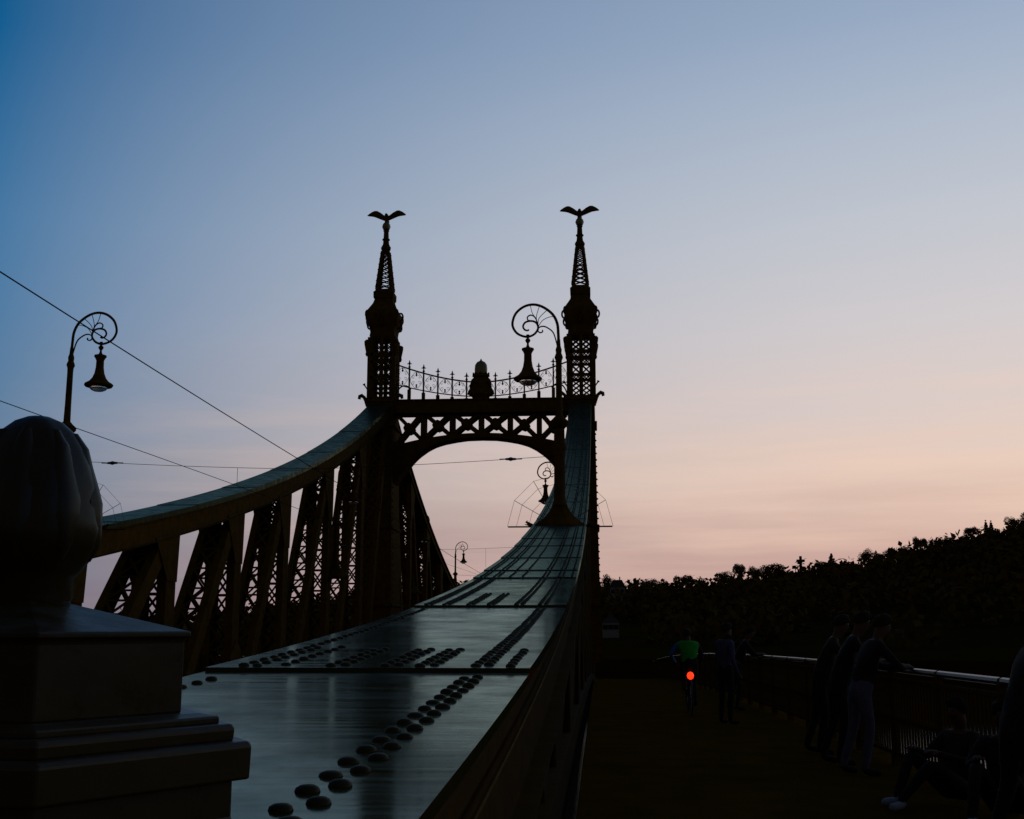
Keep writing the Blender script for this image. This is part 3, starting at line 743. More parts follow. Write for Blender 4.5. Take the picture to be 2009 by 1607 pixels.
# crest with crown at the middle
cr = thing('crest', 'carved crest topped by a rounded gilt crown at the middle of the portal railing', 'crest', (0, TY-.55, E0+15.0))
mb = MB().lathe([(r, E0+z) for r, z in ((.55, 15.02), (.62, 15.2), (.92, 15.36), (.88, 15.55), (.74, 15.8), (.72, 16.1), (.66, 16.35), (.5, 16.52))], (0, TY-.55, 0), 20, sy=.55); part('shield', mb, M['iron'], cr, smooth=True, auto=50)
mb = MB()
for a in (-1, 1): mb.tube([(a*.3, TY-.95, E0+15.2), (a*.62, TY-.9, E0+15.5), (a*.7, TY-.85, E0+15.9), (a*.45, TY-.88, E0+16.2), (a*.2, TY-.9, E0+16.05)], .07, 6)
mb.lathe([(.02, 15.3), (.3, 15.6), (.34, 16.0), (.02, 16.1)], (0, TY-.85, E0), 12, sy=.5); part('relief', mb, M['iron'], cr, smooth=True)
mb = MB().lathe([(r, E0+z) for r, z in ((.45, 16.5), (.6, 16.58), (.56, 16.72), (.44, 16.8))], (0, TY-.55, 0), 16, sy=.7)
for k in range(8):
    t = k*math.pi/4; mb.lathe([(.05, 0), (.07, .1), (.01, .2)], (.52*math.cos(t), TY-.55+.36*math.sin(t), E0+16.68), 5)
part('crown_circlet', mb, M['iron'], cr)
mb = MB().lathe([(r, E0+z) for r, z in ((.42, 16.78), (.43, 17.1), (.40, 17.38), (.28, 17.56), (.12, 17.64), (.06, 17.7), (.03, 17.8))], (0, TY-.55, 0), 16, sy=.8); part('crown_dome', mb, M['gold'], cr, smooth=True)

# ------------------------------------------------------------------ street lamps
def zpt(zx, zy):       # drawing units of the scrolled bracket -> metres from the lamp foot
    return ((zx-1515)/273.5, 0, (2392-zy)/273.5)
def smooth_pts(P, n=6):
    P = [V(p) for p in P]; out = []
    for i in range(len(P)-1):
        p0, p1, p2, p3 = P[max(i-1, 0)], P[i], P[i+1], P[min(i+2, len(P)-1)]
        for k in range(n):
            t = k/n; out.append(.5*((2*p1)+(p2-p0)*t+(2*p0-5*p1+4*p2-p3)*t*t+(3*p1-p0-3*p2+p3)*t**3))
    out.append(P[-1]); return [tuple(p) for p in out]
LAMPS = []
def make_lamp(label):
    t = thing('street_lamp', label, 'street lamp', (0, 0, 0), 'scroll-armed street lamps along the bridge')
    mb = MB().lathe([(.72, -.12), (.72, 0), (.66, .05), (.48, .16), (.32, .34), (.24, .46), (.19, .6)], seg=8, sy=.62, rot=math.pi/8); part('foot', mb, M['iron'], t)
    mb = MB().lathe([(.2, .52), (.16, .66), (.148, .8), (.143, 1.9), (.165, 1.98), (.185, 2.08), (.16, 2.18), (.145, 2.26), (.138, 2.6)], seg=12); part('column', mb, M['iron'], t, smooth=True)
    mb = MB().lathe([(.14, 2.56), (.25, 2.68), (.26, 2.76), (.17, 2.84), (.10, 2.92)], seg=12); part('capital', mb, M['iron'], t, smooth=True, auto=50)
    mb = MB().lathe([(.095, 2.88), (.085, 3.4), (.08, 4.3), (.085, 4.42), (.115, 4.5), (.1, 4.56), (.075, 4.62), (.085, 4.72), (.055, 4.82), (.045, 5.0)], seg=10); part('mast', mb, M['iron'], t, smooth=True)
    sp = smooth_pts([zpt(*p) for p in ((1515, 1060), (1513, 980), (1505, 900), (1470, 830), (1400, 775), (1330, 755), (1260, 770), (1200, 820), (1175, 890), (1185, 940), (1220, 980), (1280, 1000), (1330, 985), (1360, 950), (1363, 918), (1345, 890), (1310, 880), (1270, 890), (1253, 920), (1265, 945), (1285, 952), (1297, 946))])
    n_ = len(sp); arm = part('scroll_arm', MB().tube(sp, [.040-.016*i/n_ for i in range(n_)], 8), M['iron'], t, smooth=True)
    for P, r_ in ((((1508, 1085), (1480, 980), (1440, 938), (1400, 922), (1365, 935), (1362, 955), (1378, 970), (1397, 964), (1396, 950)), .020), (((1361, 910), (1350, 868), (1330, 842), (1305, 836), (1285, 852), (1290, 874), (1304, 876)), .020),
                  (((1362, 915), (1352, 868), (1322, 820), (1308, 765)), .010), (((1362, 915), (1352, 850), (1372, 775)), .010), (((1364, 920), (1372, 860), (1430, 800)), .010), (((1366, 925), (1395, 880), (1440, 855), (1485, 848)), .010)):
        pp = smooth_pts([zpt(*p) for p in P], 5); part('tendril', MB().tube(pp, r_, 6), M['iron'], arm, smooth=True)
    X0 = zpt(1288, 0)[0]; pz = lambda y: (2392-y)/273.5; w = lambda d: d/273.5
    lan = part('lantern', MB().lathe([(w(a), pz(b)) for a, b in ((8, 1395-62), (98, 1330), (106, 1318), (102, 1308), (72, 1290), (50, 1262), (36, 1225), (29, 1180), (28, 1130), (36, 1112), (46, 1098), (44, 1088), (14, 1078), (8, 1060), (8, 1048), (16, 1038), (20, 1026), (14, 1016), (8, 1010), (14, 998), (12, 984))], (X0, 0, 0), 18), M['iron'], t, smooth=True, auto=50)
    part('glass_bowl', MB().lathe([(w(66), pz(1335)), (w(66), pz(1342)), (w(52), pz(1356)), (w(30), pz(1365)), (w(5), pz(1368))], (X0, 0, 0), 16), M['glass'], lan, smooth=True)
    return t
lamp0 = make_lamp('x')
def place_lamp(first, x, y, z, flip, label):
    o = lamp0 if first else copy_tree(lamp0)
    o.location = (x, y, z); o.rotation_euler = (0, 0, math.pi if flip else 0); o['label'] = label
    return o
LB = E0+2.60
place_lamp(True, XC+.02, 31.3, LB, False, 'scroll-armed lamp on the near curved chord, in front of the portal and right tower')
place_lamp(False, -XC-.08, 31.3, LB, True, 'scroll-armed lamp at far left, rising behind the acorn finial')
def bracket_lamp(x, y, flip, lab):
    o = place_lamp(False, x, y, E0+2.55, flip, lab)
    return o
bracket_lamp(XC-.86, 62.5, False, 'small distant lamp half hidden behind the column of the near right lamp')
bracket_lamp(-XC+.86, 61.5, True, 'lamp behind the laced posts of the left truss, before the left tower')
bracket_lamp(-XC+.3, 91, True, 'lamp just past the left tower with only its scroll edge showing')
bracket_lamp(-XC-.1, 122, True, 'smallest complete lamp seen through the portal opening past the towers')

# fan-shaped climbing guards by the lamps on the chords
def guard(s, lab):
    c = V((s*XC, 32.1, zc(32.1)+.02)); g = thing('climbing_guard', lab, 'climbing guard', c, 'fan-shaped climbing guards')
    part('base_rod', MB().tube([c+V((-1.40, 0, 0)), c+V((1.40, 0, 0))], .022, 6), M['iron'], g)
    A = [math.pi*k/6 for k in range(7)]
    for k, a in enumerate(A[1:-1]):
        part('spoke', MB().tube([c+V((.35*math.cos(a), 0, .35*math.sin(a))), c+V((1.42*math.cos(a), 0, 1.42*math.sin(a)))], .0075, 5), M['iron'], g)
    for r_ in (1.42, 1.18, .85):
        mb = MB(); P = [c+V((r_*math.cos(a), .006, r_*math.sin(a))) for a in A]
        for p, q in zip(P, P[1:]): mb.tube([p, q], .0045, 5)
        part('hoop', mb, M['iron'], g)
    for a in (-1, 1):
        mb = MB()
        for j in range(3): mb.tube([c+V((a*.66, 0, 0)), c+V((a*(.82+.05*j), .04*(j-1), .04+.05*j)), c+V((a*(.95-.04*j), .05*(j-1), .06+.06*j))], [.04, .03, .006], 5)
        part('spike_cluster', mb, M['iron'], g)
guard(1, 'thin fan-shaped wire guard spread across the right chord behind the lamp foot')
guard(-1, 'thin fan-shaped wire guard on the left chord behind the acorn finial')

# ------------------------------------------------------------------ tram wires
def cable(x, z0, slope, lab, ys=(2, 158), r=.0075):
    mb = MB(); P = [(x, y, E0+z0+slope*y+.06*math.cos(math.pi*2*(y-31.3)/30.5)*.4) for y in fr_(*ys, 60)]
    mb.tube(P, r, 6); return single('overhead_wire', mb, M['wire'], lab, 'wire', 'tram contact wires over the roadway', loc=P[0], smooth=True)
cable(EYE.x-5.8, 3.62, -.0175, 'upper of two dark tram wires crossing the blue sky at left')
cable(EYE.x-9.6, 3.50, .006, 'lower tram wire running behind the left lamp mast to the left chord')
def span(y, lab, zoff=0):
    zc_ = lambda x: E0+4.16+zoff+.26*(abs(x)/6.3)**1.5
    t = thing('span_wire', lab, 'wire', (0, y, zc_(0)), 'cross-span wires between the lamps')
    part('strand', MB().tube([(x, y, zc_(x)) for x in fr_(-6.6, 6.6, 26)], .007, 5), M['wire'], t)
    for a in (-1, 1):
        x = a*5.42
        part('insulator', MB().tube([(x-.30, y, zc_(x)), (x-.16, y, zc_(x)), (x-.12, y, zc_(x)), (x-.06, y, zc_(x)), (x, y, zc_(x)), (x+.06, y, zc_(x)), (x+.12, y, zc_(x)), (x+.16, y, zc_(x)), (x+.30, y, zc_(x))], [.012, .016, .03, .035, .055, .035, .03, .016, .012], 8), M['ceramic'], t, smooth=True)
        x = a*1.95
        part('dropper', MB().tube([(x, y, zc_(x)), (x, y, E0+3.0 if a > 0 else E0+3.72)], .006, 5), M['wire'], t)
span(31.3, 'cross wire with two dark insulators strung between the two nearest lamps')
span(61.5, 'faint cross wire low in the portal opening between the second lamps', -.25)
span(91, 'thin cross wire with insulator just above the chord past the towers', -.4)

# ------------------------------------------------------------------ footway railing
post_me = MB().box(-.035, .035, -.035, .035, 0, 1.07).box(-.05, .05, -.05, .05, 0, .14).lathe([(.05, 1.07), (.055, 1.1), (.03, 1.15)], seg=8).mesh('rail_post', M['iron'])
bal_me = MB().box(-.011, .011, -.011, .011, .12, 1.03).lathe([(.011, .5), (.03, .56), (.011, .62)], seg=6).mesh('baluster', M['iron'])
for s, lab in ((1, 'dark railing with a gleaming handrail along the outer edge of the right footway'), (-1, 'dark railing along the footway beyond the left truss')):
    xr = s*11.2 if s > 0 else -11.2
    rl = thing('footway_railing', lab, 'railing', (xr, 0, 0), 'footway railings')
    yy = fr_(1, 79, 39); 
    for a, b in zip(yy, yy[1:]):
        mb = MB().tube([(xr, a+.03, zd(a)+.06+1.12), (xr, b-.03, zd(b)+.06+1.12)], .036, 8); part('handrail', mb, M['steel'], rl, smooth=True)
        mb = MB().beam((xr, a, zd(a)+.06+1.0), (xr, b, zd(b)+.06+1.0), .04, .04); mb.beam((xr, a, zd(a)+.2), (xr, b, zd(b)+.2), .04, .04); part('rail', mb, M['iron'], rl)
    for a in yy: instance('rail_post', post_me, rl, (xr, a, zd(a)+.06))
    if s > 0:
        for k in range(288):
            a = 1.06+k*.125
            if a < 37: instance('baluster', bal_me, rl, (xr, a, zd(a)+.06))
    a0 = 37.06 if s > 0 else 1.06; mb = MB()
    while a0 < 79: mb.box(xr-.011, xr+.011, a0-.011, a0+.011, zd(a0)+.18, zd(a0)+1.09); a0 += .125
    part('far_balusters', mb, M['iron'], rl, kind='stuff')

# ------------------------------------------------------------------ people
def person(label, J, cols, loc, rz, scale=1.0, group='people on the right footway', hair='short'):
    """J: joints in local space (facing +Y). One continuous skinned body, clothes coloured by limb."""
    names = []; pos = []; rad = []; lab = []; edges = []
    def add(n_, p, r_, c, parent=None):
        names.append(n_); pos.append(V(p)); rad.append(r_); lab.append(c)
        if parent is not None: edges.append((names.index(parent), len(names)-1))
    add('pelvis', J['pelvis'], .145, 'leg'); add('waist', V(J['pelvis']).lerp(V(J['chest']), .5), .125, 'top', 'pelvis'); add('chest', J['chest'], .15, 'top', 'waist')
    add('neck', J['neck'], .058, 'skin', 'chest'); hd = V(J['head']); up = (hd-V(J['neck'])).normalized(); add('jaw', hd-up*.07, .07, 'skin', 'neck'); add('head', hd+up*.02, .092, 'skin', 'jaw'); add('crown', hd+up*.10, .075, 'skin', 'head')
    fw = V(J.get('face', (0, 1, 0))).normalized(); sd = fw.cross(up).normalized()
    add('nose', hd+fw*.105-up*.01, .012, 'skin', 'head')
    for q, nm in ((1, 'R'), (-1, 'L')):
        add(nm+'sh', J[nm+'sh'], .072, 'top', 'chest'); arm = 'arm' if nm == 'L' else 'arm2'; add(nm+'el', J[nm+'el'], .048, arm, nm+'sh'); add(nm+'wr', J[nm+'wr'], .033, arm, nm+'el')
        w_ = V(J[nm+'wr']); f = (w_-V(J[nm+'el'])).normalized(); b = f.cross(V((0, 0, 1))); b = b.normalized() if b.length > .1 else V((1, 0, 0)); dn = f.cross(b)
        add(nm+'palm', w_+f*.07, .034, 'skin', nm+'wr')
        for k in range(4):
            o_ = (k-1.5)*.022; L_ = (.07, .08, .075, .06)[k]
            add(nm+'k%d' % k, w_+f*.105+b*o_, .0095, 'skin', nm+'palm'); add(nm+'t%d' % k, w_+f*(.105+L_*.6)+b*o_*1.2-V((0, 0, .03)), .008, 'skin', nm+'k%d' % k)
        add(nm+'thumb', w_+f*.07+b*q*.055-V((0, 0, .02)), .010, 'skin', nm+'palm')
        add(nm+'hip', J[nm+'hip'], .098, 'leg', 'pelvis'); add(nm+'kn', J[nm+'kn'], .062, 'leg', nm+'hip'); add(nm+'an', J[nm+'an'], .045, 'leg', nm+'kn')
        add(nm+'heel', V(J[nm+'an'])+V((0, 0, 0))+V(J.get('down', (0, 0, -1)))*.05, .046, 'shoe', nm+'an'); add(nm+'toe', J[nm+'toe'], .036, 'shoe', nm+'heel')
    me = bpy.data.meshes.new('person'); me.from_pydata([tuple(p) for p in pos], edges, []); me.update()
    tmp = bpy.data.objects.new('tmp', me); COL.objects.link(tmp)
    sk = tmp.modifiers.new('skin', 'SKIN'); sk.use_smooth_shade = True
    if not me.skin_vertices: 
        bm = bmesh.new(); bm.from_mesh(me); bm.verts.layers.skin.verify(); bm.to_mesh(me); bm.free()
    for i, d in enumerate(me.skin_vertices[0].data): d.radius = (rad[i], rad[i]); d.use_root = (i == 0)
    ss = tmp.modifiers.new('sub', 'SUBSURF'); ss.levels = 1; ss.render_levels = 1
    dg = bpy.context.evaluated_depsgraph_get(); body = bpy.data.meshes.new_from_object(tmp.evaluated_get(dg)); bpy.data.objects.remove(tmp)
    body.materials.clear(); keys = ['top', 'arm', 'arm2', 'leg', 'shoe', 'skin']
    for k in keys: body.materials.append(M[cols.get(k, cols['top'] if k.startswith('arm') else 'skin')])
    for p in body.polygons:
        c = p.center; best, bi = 1e9, 0
        for (a, b) in edges:
            A, B = pos[a], pos[b]; d = B-A; t = max(0, min(1, (c-A).dot(d)/max(d.length_squared, 1e-9))); q = (c-(A+d*t)).length
            if q < best: best, bi = q, (b if t > (.85 if lab[b] == 'skin' and lab[a] == 'top' else .35) or lab[b].startswith('arm') else a)
        p.material_index = keys.index(lab[bi]); p.use_smooth = True
    o = bpy.data.objects.new('person', body); link(o); o.location = loc; o.rotation_euler = (0, 0, rz); o.scale = (scale,)*3
    o['label'] = label; o['category'] = 'person'; o['group'] = group
    hb = MB(); c = hd+up*.045-fw*.018; seg = 14
    prof = [(1.0, -.35), (1.04, -.1), (1.0, .25), (.86, .6), (.55, .9), (.1, 1.02)]
    for r_, z in prof:
        for k in range(seg):
            t = 2*math.pi*k/seg; cut = max(0, math.cos(t))*(.45 if z < .3 else 0)
            dv = fw*math.cos(t)*.104*r_*(1-.12*(cut > 0)) + sd*math.sin(t)*.092*r_ + up*(z+cut)*.115; hb.v.append(tuple(c+dv*(1+.03*math.sin(k*5+z*9))))
    for i in range(len(prof)-1):
        for k in range(seg): hb.f.append((i*seg+k, i*seg+(k+1) % seg, (i+1)*seg+(k+1) % seg, (i+1)*seg+k))
    hb.f.append(tuple((len(prof)-1)*seg+k for k in range(seg)))
    h = bpy.data.objects.new('hair', hb.mesh('hair', M['hair'], smooth=True)); link(h, o)
    for q in (-1, 1):
        e = bpy.data.objects.new('eye', MB().lathe([(.002, -.009), (.008, -.004), (.009, .003), (.003, .009)], tuple(hd+fw*.088+sd*.033*q+up*.025), 8).mesh('eye', M['black'], smooth=True)); link(e, o)
    return o
def J_lean():   # leaning on a rail in front (+Y), forearms on it
    return dict(pelvis=(0, -.16, .93), chest=(0, .0, 1.30), neck=(0, .08, 1.46), head=(0, .15, 1.61), face=(0, 1, -.15), Rsh=(.19, .03, 1.39), Lsh=(-.19, .03, 1.39), Rel=(.26, .22, 1.16), Lel=(-.26, .22, 1.16), Rwr=(.08, .38, 1.17), Lwr=(-.08, .36, 1.17),
                Rhip=(.1, -.16, .88), Lhip=(-.1, -.16, .88), Rkn=(.11, -.10, .5), Lkn=(-.10, -.2, .5), Ran=(.11, -.18, .1), Lan=(-.10, -.34, .12), Rtoe=(.13, .0, .035), Ltoe=(-.12, -.17, .035))
def J_stand():
    return dict(pelvis=(0, 0, .95), chest=(0, .01, 1.34), neck=(0, .02, 1.5), head=(0, .05, 1.65), Rsh=(.2, 0, 1.43), Lsh=(-.2, 0, 1.43), Rel=(.27, -.03, 1.13), Lel=(-.25, .02, 1.13), Rwr=(.25, .1, .89), Lwr=(-.1, .22, 1.1),
                Rhip=(.1, 0, .9), Lhip=(-.1, 0, .9), Rkn=(.12, .03, .5), Lkn=(-.11, .0, .5), Ran=(.13, -.02, .1), Lan=(-.12, -.04, .1), Rtoe=(.16, .15, .035), Ltoe=(-.15, .13, .035))
def J_sit(k=0):     # sitting on the footway, knees up, back to the railing
    return dict(pelvis=(0, 0, .15), chest=(0, -.1, .52), neck=(0, -.1, .68), head=(0, -.06, .83), Rsh=(.19, -.09, .61), Lsh=(-.19, -.09, .61), Rel=(.27, .1, .42), Lel=(-.27, .08, .40), Rwr=(.16, .33, .5), Lwr=(-.14, .34, .48),
                Rhip=(.11, .03, .14), Lhip=(-.11, .03, .14), Rkn=(.14, .42, .47), Lkn=(-.15, .46, .40), Ran=(.12, .62+.1*k, .11), Lan=(-.1, .78, .11), Rtoe=(.14, .80+.1*k, .05), Ltoe=(-.14, .96, .05))
fz = lambda y: zd(y)+.06
E_ = EYE.x
person('person in lilac-grey trousers at the railing, right-hand one of three leaning together', J_lean(), dict(top='black', leg='lilac', shoe='black'), (E_+3.05, 13.95, fz(13.95)), R(-90+12))
person('person in dark clothes leaning on the railing, middle one of three together', J_lean(), dict(top='black', leg='black', shoe='black'), (E_+3.03, 15.0, fz(15)), R(-90-4), 1.03)
person('person in brown top leaning on the railing, left-hand one of three together', J_lean(), dict(top='brown_cloth', leg='black', shoe='black'), (E_+3.05, 16.35, fz(16.35)), R(-90-10), 1.02)
person('person in dark clothes at the railing at the right edge of the picture', J_lean(), dict(top='black', leg='black', shoe='black'), (E_+3.1, 8.95, fz(8.95)), R(-90+6), 1.0)
person('person in a dusky purple top standing on the footway just right of the cyclist', J_stand(), dict(top='purple', leg='black', shoe='black'), (E_+2.25, 22.0, fz(22)), R(-60), .98)
person('person in dark clothes at the railing farther along the footway', J_lean(), dict(top='black', leg='brown_cloth', shoe='black'), (E_+3.1, 26.5, fz(26.5)), R(-90))
person('seated person with pale sneakers, left of the pair on the footway', J_sit(0), dict(top='brown_cloth', leg='black', shoe='sneaker'), (E_+3.25, 11.6, fz(11.6)), R(120), .98)
person('seated person with pale sneakers, right of the pair on the footway', J_sit(1), dict(top='black', leg='black', shoe='sneaker'), (E_+3.42, 10.75, fz(10.75)), R(150), 1.0)

# cyclist riding away
by, bx = 25.0, E_+1.82
bz = fz(by)
bike = thing('bicycle', 'bicycle with a glowing red tail light ridden along the right footway', 'bicycle', (bx, by, bz))
def wheel(yc):
    mb = MB(); P = [(bx, by+yc+.335*math.cos(t), bz+.35+.335*math.sin(t)) for t in fr_(0, 2*math.pi, 28)]; mb.tube(P, .018, 6, False)
    w = part('wheel', mb, M['rubber'], bike, smooth=True)
    mb = MB(); mb.tube([(bx-.04, by+yc, bz+.35), (bx+.04, by+yc, bz+.35)], .02, 6)
    for k in range(14): t = k*math.pi/7; mb.tube([(bx, by+yc, bz+.35), (bx, by+yc+.32*math.cos(t), bz+.35+.32*math.sin(t))], .0025, 4)
    part('spokes', mb, M['steel'], w)
wheel(-.5); wheel(.53)
B = lambda y, z, x=0: (bx+x, by+y, bz+z)
mb = MB()
for p, q in ((B(-.08, .3), B(-.22, .85)), (B(-.08, .3), B(.38, .72)), (B(-.2, .78), B(.36, .82)), (B(-.5, .35, .03), B(-.08, .3)), (B(-.5, .35, -.03), B(-.2, .78)), (B(.35, .9), B(.42, .6)), (B(.42, .6), B(.53, .35))): mb.tube([p, q], .017, 6)
part('frame', mb, M['black'], bike, smooth=True)
part('handlebar', MB().tube([B(.28, 1.0, -.28), B(.34, 1.0, -.15), B(.36, .98), B(.34, 1.0, .15), B(.28, 1.0, .28)], .014, 6), M['black'], bike, smooth=True)
part('saddle', MB().tube([B(-.36, .9), B(-.28, .91), B(-.15, .91), B(-.05, .9)], [.05, .075, .04, .02], 8), M['black'], bike, smooth=True)
part('crank', MB().tube([B(.0, .14, .1), B(-.08, .3, .07), B(-.08, .3, -.07), B(-.16, .46, -.1)], .012, 6), M['steel'], bike, smooth=True)
part('tail_light', MB().lathe([(.01, -.076), (.05, -.056), (.072, 0), (.05, .056), (.01, .076)], B(-.40, .77), 14), M['tail'], bike, smooth=True)
part('lamp_bracket', MB().tube([B(-.2, .8), B(-.36, .78)], .014, 6), M['black'], bike)
cyc = dict(pelvis=(0, -.24, 1.0), chest=(0, .02, 1.30), neck=(0, .13, 1.43), head=(0, .22, 1.56), face=(0, 1, -.1), Rsh=(.2, .08, 1.37), Lsh=(-.2, .08, 1.37), Rel=(.29, .2, 1.14), Lel=(-.36, .1, 1.16), Rwr=(.27, .29, 1.03), Lwr=(-.27, .27, 1.03),
           Rhip=(.1, -.22, .95), Lhip=(-.1, -.22, .95), Rkn=(.11, .18, .66), Lkn=(-.11, .16, .86), Ran=(.11, -.02, .24), Lan=(-.11, -.16, .56), Rtoe=(.11, .12, .17), Ltoe=(-.11, -.02, .49))
person('cyclist in a green top with a blue left sleeve riding above a red tail light', cyc, dict(top='green', arm='blue', arm2='black', leg='black', shoe='black'), (bx, by, bz), 0, 1.0)

# ------------------------------------------------------------------ hill trees, cross, houses
def crown_mesh(kind, seed):
    rnd = random.Random(seed); mb = MB(); lobes = []
    if kind == 'round': lobes = [(rnd.uniform(-.32, .32), rnd.uniform(-.32, .32), rnd.uniform(.42, .78), rnd.uniform(.17, .27)) for _ in range(9)] + [(0, 0, .66, .32)]
    elif kind == 'umbrella': lobes = [(rnd.uniform(-.42, .42), rnd.uniform(-.42, .42), rnd.uniform(.66, .86), rnd.uniform(.13, .2)) for _ in range(12)]
    elif kind == 'conifer': lobes = [(rnd.uniform(-.05, .05), rnd.uniform(-.05, .05), z, .30*(1-z)+.03) for z in fr_(.18, .95, 9)]
    elif kind == 'cypress': lobes = [(0, 0, z, .10*math.sin(math.pi*min(1, z*.9+.12))+.015) for z in fr_(.12, .97, 8)]
    else: lobes = [(rnd.uniform(-.4, .4), rnd.uniform(-.4, .4), rnd.uniform(.3, .75), rnd.uniform(.10, .2)) for _ in range(10)]
    for lx, ly, lz, lr in lobes:
        for _ in range(int(150+520*lr)):
            d = V((rnd.gauss(0, 1), rnd.gauss(0, 1), rnd.gauss(0, 1))).normalized()*lr*rnd.uniform(.55, 1.06); c = V((lx, ly, lz))+d*1.0
            s_ = rnd.uniform(.014, .033); a = V((rnd.gauss(0, 1), rnd.gauss(0, 1), rnd.gauss(0, 1))).normalized(); b = a.cross(V((rnd.gauss(0, 1), rnd.gauss(0, 1), rnd.gauss(0, 1)))).normalized()
            o0 = len(mb.v); mb.v += [tuple(c+a*s_), tuple(c+b*s_*.8), tuple(c-a*s_), tuple(c-b*s_*.8)]; mb.f.append((o0, o0+1, o0+2, o0+3))
    me = bpy.data.meshes.new('crown'); me.from_pydata(mb.v, [], mb.f); me.update(); me.materials.append(M['leaf']); return me
def trunk_mesh(kind, seed):
    rnd = random.Random(seed); h = {'round': .6, 'umbrella': .75, 'conifer': .85, 'cypress': .9}.get(kind, .5); mb = MB()
    mb.tube([(0, 0, -.1), (.01, 0, h*.5), (0, .01, h)], [.035, .025, .010], 6)
    if kind in ('round', 'umbrella', 'bush'):
        for k in range(5):
            t = k*1.3; mb.tube([(0, 0, h*.55), (.15*math.cos(t), .15*math.sin(t), h*.8), (.3*math.cos(t), .3*math.sin(t), h*1.0)], [.016, .011, .004], 5)
    return mb.mesh('trunk', M['bark'])
CR = {k: [(crown_mesh(k, 11*i+3), trunk_mesh(k, i)) for i in range(n_)] for k, n_ in (('round', 5), ('umbrella', 2), ('conifer', 2), ('cypress', 1), ('bush', 3))}
FPX = 2343.0
def at_dir(az, d): return EYE.x+d*math.sin(R(az)), d*math.cos(R(az))
treelog = []
def tree(az, el_top, width_deg, kind, label, dd=0):
    e, D = ridge(az); D = D+dd; x, y = at_dir(az, D); g = ground(x, y)-.3; zt = EYE.z+D*math.tan(R(el_top)); h = max(2.5, zt-g); w = D*math.tan(R(width_deg))
    cm, tm = random.choice(CR[kind])
    t = thing('tree' if kind not in ('conifer', 'cypress') else 'conifer_tree', label, 'tree', (x, y, g), 'trees on the hill crest')
    spread = {'round': .92, 'umbrella': 1.0, 'conifer': .55, 'cypress': .22, 'bush': .95}[kind]
    o = bpy.data.objects.new('trunk', tm); link(o, t); o.scale = (h*.6, h*.6, h)
    c = bpy.data.objects.new('crown', cm); link(c, t); c.scale = (w/spread, w/spread, h/.97); c.rotation_euler = (0, 0, random.uniform(0, 6.3))
def px_az(u):                       # bearing seen at a picture column near the horizon
    return math.degrees(math.atan((u-1004.5)/FPX/.984))-4.07
def px_el(v, u): return math.degrees(math.atan((1229.3-v)/FPX*math.cos(R(px_az(u)))*.97))
TREES = [(1186, 1127, 30, 'round', 'round tree beside the mansard house, first right of the tower'), (1240, 1146, 22, 'bush', 'low bush between the mansard house and the first broad tree'), (1266, 1136, 40, 'round', 'broad round tree right of the mansard house'), (1293, 1140, 26, 'round', 'small tree touching the right side of the first broad tree'),
 (1330, 1130, 36, 'umbrella', 'flat-topped spreading tree with sky gaps on both sides'), (1368, 1138, 24, 'round', 'small round tree right of the flat-topped tree'), (1404, 1122, 40, 'round', 'wide low tree where the crest starts to climb'), (1437, 1108, 26, 'umbrella', 'blocky taller tree above the start of the climb'), (1468, 1112, 28, 'round', 'rounded tree right of the blocky tree'),
 (1502, 1107, 46, 'round', 'broad dome of foliage left of the cross'), (1535, 1116, 22, 'bush', 'low bush just left of the cross'), (1577, 1114, 20, 'bush', 'low bush just right of the cross'), (1598, 1102, 32, 'round', 'tree between the cross and the pointed conifer'), (1617, 1088, 20, 'conifer', 'pointed conifer right of the cross'),
 (1646, 1104, 24, 'bush', 'low bush right of the pointed conifer'), (1687, 1078, 28, 'round', 'tall round tree halfway along the crest'), (1706, 1086, 24, 'round', 'smaller tree right of the tall round one'), (1727, 1080, 34, 'round', 'smooth dome tree left of the loose spreading tree'), (1757, 1077, 30, 'round', 'low crown left of the spreading tree'),
 (1787, 1057, 32, 'umbrella', 'spreading tree with light showing under its crown'), (1818, 1061, 26, 'round', 'tree just right of the spreading tree'), (1843, 1050, 26, 'bush', 'ragged tree on the upper slope'), (1868, 1047, 28, 'bush', 'ragged tree in the middle of the upper slope'), (1893, 1037, 28, 'umbrella', 'leaning flat tree left of the twin cypresses'),
 (1918, 1024, 9, 'cypress', 'left of the twin slender cypresses'), (1928, 1025, 9, 'cypress', 'right of the twin slender cypresses'), (1944, 1036, 22, 'bush', 'low bush right of the twin cypresses'), (1969, 1017, 26, 'round', 'dense tree near the right edge of the picture'), (1990, 1018, 24, 'round', 'crown between the dense tree and the picture edge'), (2008, 1007, 34, 'round', 'highest tree, cut by the right edge of the picture')]
for u, v, w, k, lab in TREES: tree(px_az(u), px_el(v, u), math.degrees(w/FPX)*1.05, k, lab)
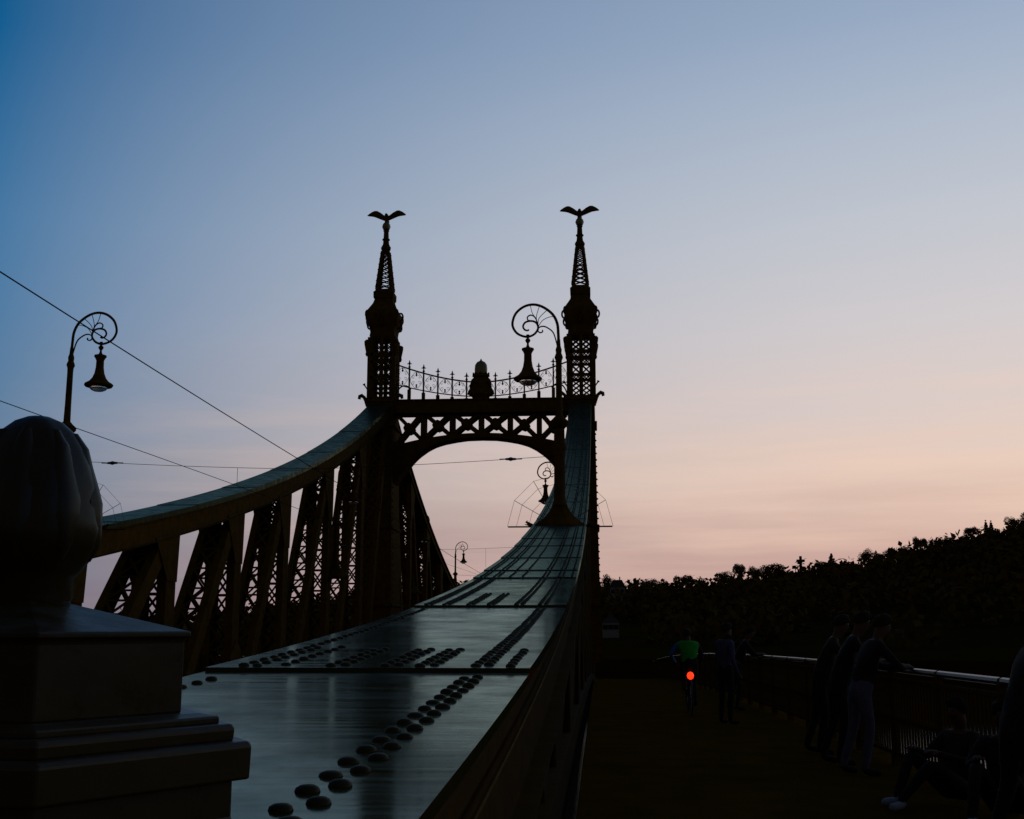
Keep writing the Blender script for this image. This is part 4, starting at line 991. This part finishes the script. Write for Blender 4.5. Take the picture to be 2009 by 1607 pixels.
# wooded slope below the crest: one mass of crowns
mb = MB(); rnd = random.Random(5)
def blob(x, y, g, w, h, nq, q0, q1):
    for _ in range(nq):
        dv = V((rnd.gauss(0, 1), rnd.gauss(0, 1), rnd.gauss(0, 1))).normalized(); c = V((x, y, g+h*.45))+V((dv.x*w*.5, dv.y*w*.5, dv.z*h*.55))*rnd.uniform(.72, 1)
        s_ = rnd.uniform(q0, q1); a = V((rnd.gauss(0, 1), rnd.gauss(0, 1), rnd.gauss(0, 1))).normalized(); b = a.cross(dv); b = b.normalized() if b.length > .01 else V((0, 0, 1))
        o0 = len(mb.v); mb.v += [tuple(c+a*s_), tuple(c+b*s_*.8), tuple(c-a*s_), tuple(c-b*s_*.8)]; mb.f.append((o0, o0+1, o0+2, o0+3))
for i in range(1500):                       # slope
    az = rnd.uniform(-34, 46); e, D = ridge(az); d = 185+(D-222)*math.sqrt(rnd.random()); x, y = at_dir(az, d); g = ground(x, y)
    if abs(x) < 16 and y < 300: continue
    h = rnd.uniform(5, 8.5)*(1 if d < D*.85 else .45); w = rnd.uniform(7, 12)
    blob(x, y, g, w, h, 46, .5, 1.15)
az = -34
while az < 46:                              # scrub that closes the crest between the trees
    e, D = ridge(az); x, y = at_dir(az, D-rnd.uniform(0, 6)); w = rnd.uniform(3.5, 8); h = rnd.uniform(.8, 1.7)
    blob(x, y, ground(x, y)-.4, w, h, 190, .12, .3); az += math.degrees(w*rnd.uniform(.4, .7)/D)
me = bpy.data.meshes.new('hillside_woods'); me.from_pydata(mb.v, [], mb.f); me.materials.append(M['leaf'])
o = bpy.data.objects.new('hillside_woods', me); link(o); o['kind'] = 'stuff'; o['label'] = 'dark woods covering the slope of the hill below its crest'; o['category'] = 'woods'
# cross
az = px_az(1558); e, D = ridge(az); x, y = at_dir(az, D-3); g = ground(x, y); zt = EYE.z+(D-3)*math.tan(R(px_el(1092, 1558)))
mb = MB(); mb.box(-.55, .55, -.45, .45, 0, zt-g); mb.box(-1.65, 1.65, -.43, .43, zt-g-2.35, zt-g-1.35); mb.box(-1.0, 1.0, -.9, .9, -1, 1.2)
c = single('hill_cross', mb, M['stone'], 'stone cross standing on the hill crest among low bushes', 'cross'); c.location = (x, y, g); c.rotation_euler = (0, 0, -R(az))
# houses
def house(u, d, ztop_v, w, dp, hw, lab, mansard):
    az = px_az(u); x, y = at_dir(az, d); zt = EYE.z+d*math.tan(R(px_el(ztop_v, u))); rh = hw*.75; g = zt-hw-rh
    h = thing('house', lab, 'house', (x, y, g)); h.rotation_euler = (0, 0, -R(az)); ORG[h.name] = V((0, 0, 0))
    part('wall', MB().box(-w/2, w/2, -dp/2, dp/2, -6, hw), M['white_wall'], h)
    k = .62 if mansard else .05
    mb = MB().add([(-w*.55, -dp*.55, hw), (w*.55, -dp*.55, hw), (w*.55, dp*.55, hw), (-w*.55, dp*.55, hw), (-w*.5*k, -dp*.5*k, hw+rh), (w*.5*k, -dp*.5*k, hw+rh), (w*.5*k, dp*.5*k, hw+rh), (-w*.5*k, dp*.5*k, hw+rh)],
                  [(3, 2, 1, 0), (4, 5, 6, 7), (0, 1, 5, 4), (1, 2, 6, 5), (2, 3, 7, 6), (3, 0, 4, 7)])
    rf = part('roof', mb, M['roof'], h)
    part('chimney', MB().box(w*.12, w*.2, -.3, .3, hw+rh*.6, hw+rh+1.0), M['roof'], rf)
    for i in range(3):
        xx = -w*.32+i*w*.32
        part('window', MB().box(xx-.5, xx+.5, -dp/2-.06, -dp/2+.05, hw*.35, hw*.75), M['black'], h)
house(1206, 380, 1138, 4.6, 5, 3.0, 'pale house with a dark mansard roof just right of the tower', True)
house(1192, 250, 1205, 3.4, 4, 2.2, 'tiny pale house low on the slope just right of the tower', False)
